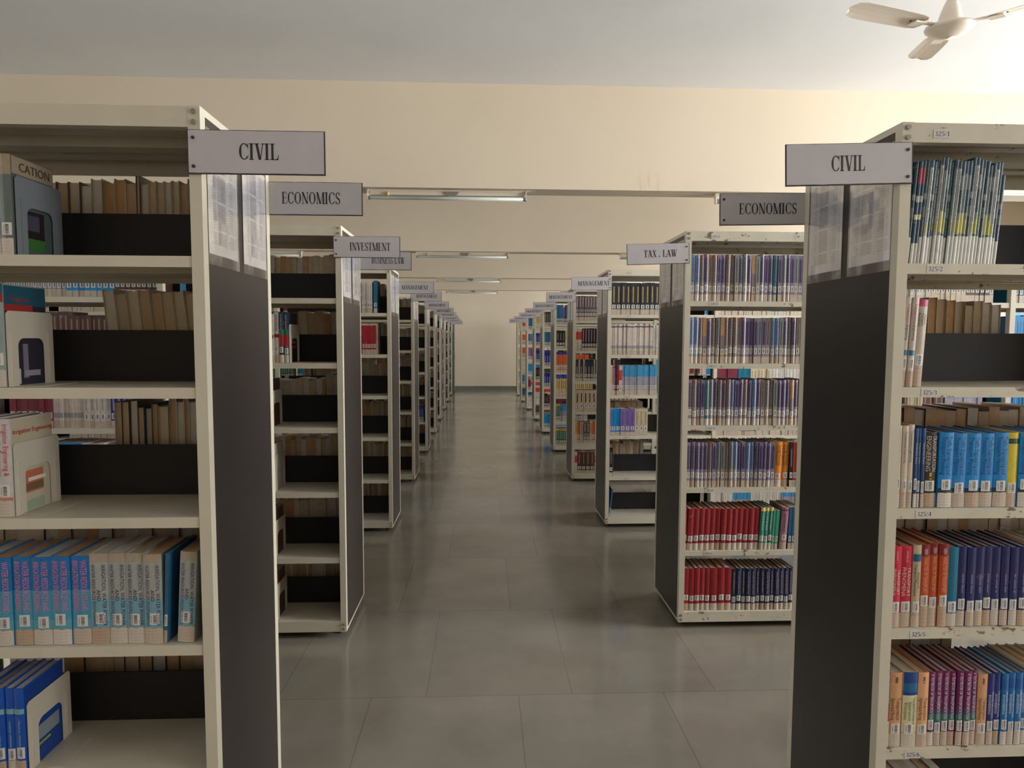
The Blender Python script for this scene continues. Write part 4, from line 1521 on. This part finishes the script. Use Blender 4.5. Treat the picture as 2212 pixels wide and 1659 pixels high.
# ------------------------------------------------------------------ bookends
def bookend_mesh(dep, h):
    """upright plate in the y-z plane with an arched opening, a base plate, and two pressed ribs"""
    mb = MB()
    t = .0016
    ax0, ax1, az = dep * .22, dep * .78, h * .64
    r_ = .022
    arch = [(ax0, .0)]
    for i in range(7):
        a = PI - (PI / 2) * i / 6
        arch.append((ax0 + r_ + r_ * math.cos(a), az - r_ + r_ * math.sin(a)))
    for i in range(7):
        a = PI / 2 - (PI / 2) * i / 6
        arch.append((ax1 - r_ + r_ * math.cos(a), az - r_ + r_ * math.sin(a)))
    arch.append((ax1, 0))
    c = .008
    outer = [(0, 0), (0, h - c), (c, h), (dep - c, h), (dep, h - c), (dep, 0)]
    poly = [outer[0]] + outer[1:3]
    ring = [(0, 0), (0, h - c), (c, h), (dep - c, h), (dep, h - c), (dep, 0)] + arch[::-1]
    mb.prism(ring[::-1], 'x', 0, t)
    for yy in (dep * .11, dep * .89):
        mb.box(t, yy - .004, .01, t + .003, yy + .004, h * .72)
    mb.box(0, dep * .1, 0, .075, dep * .9, .0012)
    return mb.mesh('bookend', None)


def place_bookend(x, yf, z, label, mat_key='bookend', h=.19, dep=.18, lean=0, cover=None, skew=0):
    me = bookend_mesh(dep, h)
    me.materials.clear()
    me.materials.append(M[mat_key])
    o = link('bookend', me, loc=(x + .002, yf + .022, z + .0006), rot=(0, lean, skew))
    tag(o, label, 'bookend', 'bookends holding the ends of the rows')
    return o


B = place_bookend
B(bx_l1[1] - .018, YL[0], SH[0], 'blue-grey arched bookend on the top shelf of the left civil rack', 'bookend_grey', .20)
B(bx_l1[2], YL[0], SH[1], 'cream arched bookend on the second shelf of the left civil rack', h=.195)
B(bx_l1[3], YL[0], SH[2], 'cream arched bookend over the irrigation book, third shelf of the left civil rack', h=.19)
B(bx_l1[5], YL[0], SH[4], 'cream arched bookend beside blue books, fifth shelf of the left civil rack', h=.19)
B(bx_l2[2], YL[1], SH[1], 'cream bookend beside dark finance books, second shelf of the investment rack', h=.2)
B(bx_l2[3], YL[1], SH[2], 'cream bookend on the third shelf of the investment rack', h=.19)
B(bx_l2[4], YL[1], SH[3], 'cream bookend on the fourth shelf of the investment rack', h=.19)
B(bx_l2[5], YL[1], SH[4], 'cream bookend on the fifth shelf of the investment rack', h=.19)
B(bx_l2[6], YL[1], SH[5], 'cream bookend on the bottom shelf of the investment rack', h=.19)
B(XR[2] + PW + .031, YR[2], SH[4], 'cream bookend beside a black book on the fifth shelf of rack 365', h=.2)


# cover pictures seen through the arches
def cover_art(x, y0, z0, quads, key):
    mb = MB()
    for (a, b_, c, d, col) in quads:
        mb.face([(0, a, b_), (0, c, b_), (0, c, d), (0, a, d)], 0, col)
    return mb.mesh(key, M['print'])


def add_art(side, rack, shelf, quads, texts=()):
    c = [o for o in bpy.data.objects if o.name.split('.')[0] == 'book' and o.parent is None and 'aisle' in o.get('label', '') and o['label'].find(' 1st') > 0
         and SHN[shelf - 1] + ' shelf of ' + RACKNAME[(side, rack)] in o['label'] and not o['label'].startswith('page')]
    if not c:
        return
    o = c[0]
    w_ = max(v.co.x for v in o.data.vertices)
    mb = MB()
    for i, (a, b_, cc, d, col) in enumerate(quads):
        k = .0004 + .0003 * i
        mb.face([(w_ + k, a, b_), (w_ + k, cc, b_), (w_ + k, cc, d), (w_ + k, a, d)], 0, col)
    for (text, a, z, size, col) in texts:
        pol, wd = sans_polys(text)
        for p in pol:
            mb.face([(w_ + .002, a + u * size, z + v * size) for u, v in p], 0, col)
    link('cover_picture', mb.mesh('cover_picture', M['print']), o)


add_art('L', 1, 1, [(.006, .002, .163, .248, L8(80, 92, 95)), (.006, .205, .163, .248, L8(160, 145, 120)), (.04, .02, .12, .12, L8(35, 30, 30)), (.04, .02, .12, .05, L8(60, 110, 50)), (.05, .07, .10, .11, L8(70, 70, 85))], [('CATION', .03, .215, .022, L8(70, 60, 60))])
add_art('L', 1, 2, [(.006, .002, .163, .26, L8(45, 42, 55)), (.006, .21, .163, .26, L8(25, 85, 105)), (.006, .195, .11, .212, L8(160, 45, 45)), (.02, .005, .055, .045, L8(190, 185, 175)), (.065, .02, .085, .11, L8(120, 115, 130)), (.07, .025, .13, .04, L8(150, 140, 150))],
        [('Irrigation', .02, .22, .014, L8(170, 60, 60))])
add_art('L', 1, 3, [(.006, .002, .163, .25, L8(190, 180, 155)), (.03, .05, .12, .11, L8(190, 110, 80)), (.03, .055, .12, .075, L8(120, 95, 70)), (.06, .08, .13, .09, L8(225, 215, 200)), (.03, .005, .12, .03, L8(150, 165, 140))],
        [('Irrigation Engineering', .010, .213, .0125, L8(200, 60, 50))])
add_art('L', 1, 5, [(.006, .002, .163, .23, L8(22, 62, 135)), (.03, .06, .14, .10, L8(130, 140, 145)), (.02, .045, .10, .052, L8(150, 160, 40))])
add_art('L', 2, 2, [(.006, .002, .163, .255, L8(38, 28, 38)), (.03, .075, .14, .09, L8(180, 30, 45)), (.006, .22, .163, .255, L8(30, 40, 75))],
        [('ing and', .06, .125, .018, L8(190, 180, 170)), ('stment', .05, .10, .018, L8(190, 180, 170))])
add_art('L', 2, 4, [(.006, .002, .163, .25, L8(175, 165, 140)), (.02, .20, .163, .25, L8(35, 85, 115)), (.05, .1, .12, .105, L8(60, 60, 60)), (.04, .08, .13, .085, L8(70, 60, 60)), (.05, .06, .12, .065, L8(70, 60, 60))])

# ------------------------------------------------------------------ tube lights under the beams
lm = {}


def tube_light(x, yb_, label):
    e = bpy.data.objects.new('tube_light', None)
    COL.objects.link(e)
    e.location = (x, yb_, 2.75)
    tag(e, label, 'lamp', 'tube lights under the ceiling beams')
    W_ = 1.24
    if not lm:
        lm['housing'] = MB().box(0, -.02, -.012, W_, .035, 0).box(.02, -.012, -.040, W_ - .02, .028, -.012).mesh('housing', M['cream_lamp'])
        mb = MB()
        mb.prism([(.03, 0), (-.022, 0), (-.040, -.030), (-.044, -.082), (-.012, -.082), (-.010, -.045)], 'x', 0, .010)
        lm['arm'] = mb.mesh('end_bracket', M['cream_lamp'])
        lm['tube'] = MB().tube((.012, -.028, -.066), (W_ - .012, -.028, -.066), .014, 14).mesh('glass_tube', M['tube'], True)
        lm['cap'] = MB().tube((0, -.028, -.066), (.018, -.028, -.066), .0148, 14).mesh('end_cap', M['bolt'])
        lm['starter'] = MB().tube((0, -.022, -.020), (0, -.022, -.048), .010, 10).mesh('starter', mat('amber_plastic', (.55, .36, .16), .5)[0])
        lm['choke'] = MB().prism([(0, -.012), (.11, -.012), (.085, -.052), (.03, -.052)], 'y', -.024, -.006).mesh('choke_box', M['bolt'])
    link('housing', lm['housing'], e)
    link('end_bracket', lm['arm'], e)
    link('end_bracket', lm['arm'], e, loc=(W_ - .010, 0, 0))
    t = link('glass_tube', lm['tube'], e)
    link('end_cap', lm['cap'], t, loc=(.008, 0, 0))
    link('end_cap', lm['cap'], t, loc=(W_ - .026, 0, 0))
    link('starter', lm['starter'], e, loc=(.16, 0, 0))
    link('choke_box', lm['choke'], e, loc=(.60, 0, 0))
    return e


for i, yb_ in enumerate(BEAMS):
    for k in (-1, 0, 1):
        tube_light(-.905 + 2.735 * k, yb_ + .09, 'unlit tube light under the %s beam from the front, %s' % (ORD[i], ['left of the aisle', 'over the aisle', 'right of the aisle'][k + 1]))

# ------------------------------------------------------------------ ceiling fan
FX, FY, FZ = 2.395, 3.40, 3.198
e = bpy.data.objects.new('ceiling_fan', None)
COL.objects.link(e)
e.location = (FX, FY, FZ)
tag(e, 'ivory three-bladed ceiling fan hanging by the right wall windows', 'fan')
e['label'] = 'ivory three-bladed ceiling fan hanging above the right civil rack'
e.rotation_euler = (math.radians(5), math.radians(0), 0)
link('motor_housing', MB().lathe([(.002, -.048), (.04, -.044), (.08, -.030), (.108, -.008), (.113, .004), (.108, .014), (.06, .022), (.055, .026)], 0, 0, 40).mesh('motor_housing', M['fan'], True), e)
link('canopy', MB().lathe([(.058, .022), (.055, .045), (.044, .085), (.030, .125), (.016, .15), (.012, .155)], 0, 0, 32).mesh('canopy', M['fan'], True), e)
link('downrod', MB().tube((0, 0, .15), (0, 0, .345), .010, 14).mesh('downrod', M['fan'], True), e)
link('ceiling_cup', MB().lathe([(.015, .255), (.05, .275), (.055, .335)], 0, 0, 28).mesh('ceiling_cup', M['fan'], True), e)


def blade_mesh():
    mb = MB()
    xs = [.165, .18, .22, .34, .46, .55, .595, .61]
    ws = [.030, .048, .056, .060, .062, .062, .050, .020]
    n = 4
    rows_ = []
    for x, ww in zip(xs, ws):
        r_ = []
        for j in range(n + 1):
            f = -1 + 2 * j / n
            yy = f * ww
            zz = .20 * yy - .006 * (1 - f * f) * -1
            r_.append((x, yy, zz))
        rows_.append(r_)
    for a, b_ in zip(rows_, rows_[1:]):
        for j in range(n):
            mb.face([a[j], b_[j], b_[j + 1], a[j + 1]])
            mb.face([(p[0], p[1], p[2] - .0025) for p in (a[j + 1], b_[j + 1], b_[j], a[j])])
    # rims
    edge = [r_[0] for r_ in rows_] + [rows_[-1][j] for j in range(1, n + 1)] + [r_[-1] for r_ in rows_[::-1][1:]] + [rows_[0][j] for j in range(n - 1, 0, -1)]
    for i in range(len(edge)):
        a, b_ = edge[i], edge[(i + 1) % len(edge)]
        mb.face([a, (a[0], a[1], a[2] - .0025), (b_[0], b_[1], b_[2] - .0025), b_])
    return mb.mesh('blade', M['fan'])


BL = blade_mesh()
AR = MB().box(.095, -.014, .004, .20, .014, .010).box(.17, -.028, -.004, .235, .028, .004).mesh('blade_arm', M['fan'])
SCW = MB().prism([(.004 * math.cos(2 * PI * i / 8), .004 * math.sin(2 * PI * i / 8)) for i in range(8)], 'z', -.006, -.002).mesh('screw', M['rivet'])
for k, a in enumerate((192, 70, -50)):
    bl = link('blade', BL, e, loc=(0, 0, .002), rot=(0, -.055, math.radians(a)))
    link('blade_arm', AR, e, loc=(0, 0, .004), rot=(0, 0, math.radians(a)))
    for sx_, sy_ in ((.195, .016), (.195, -.016), (.245, 0)):
        link('screw', SCW, bl, loc=(sx_, sy_, .20 * sy_ + .001))

# ------------------------------------------------------------------ green cupboard at the far wall
e = bpy.data.objects.new('steel_cupboard', None)
COL.objects.link(e)
e.location = (-1.50, 19.70, 0)
tag(e, 'green steel cupboard standing against the far wall behind the left racks', 'cupboard')
mb = MB()
mb.box(0, 0, .05, .60, .018, 2.10).box(0, .45, .05, .60, .468, 2.10).box(0, .018, .05, .018, .45, 2.10)
mb.box(.018, .018, .05, .60, .45, .07).box(.018, .018, 2.08, .60, .45, 2.10)
for z in (.48, .90, 1.32, 1.72):
    mb.box(.018, .018, z, .58, .45, z + .012)
link('carcass', mb.mesh('carcass', M['green']), e)
link('door', MB().box(.60, .005, .06, .612, .232, 2.09).mesh('door', M['green']), e)
link('door', MB().box(.60, .236, .06, .612, .463, 2.09).mesh('door', M['green']), e)
link('handle', MB().box(.612, .215, 1.0, .625, .227, 1.12).mesh('handle', M['bolt']), e)
for x in (.04, .56):
    for y_ in (.04, .42):
        link('foot', rack_mesh['foot'], e, loc=(x, y_, .013))
# small round socket cover on the far wall
mb = MB().prism([(.035 * math.cos(2 * PI * i / 20), .035 * math.sin(2 * PI * i / 20)) for i in range(20)], 'y', -.012, 0)
o = link('socket_cover', mb.mesh('socket_cover', M['wall']), loc=(at(1040, 789, Y1)[0], Y1, at(1040, 789, Y1)[1]))
tag(o, 'small round blank cover low on the far wall', 'cover plate')
print('books', len(order), 'stuff', len(RECORDS) - len(order))
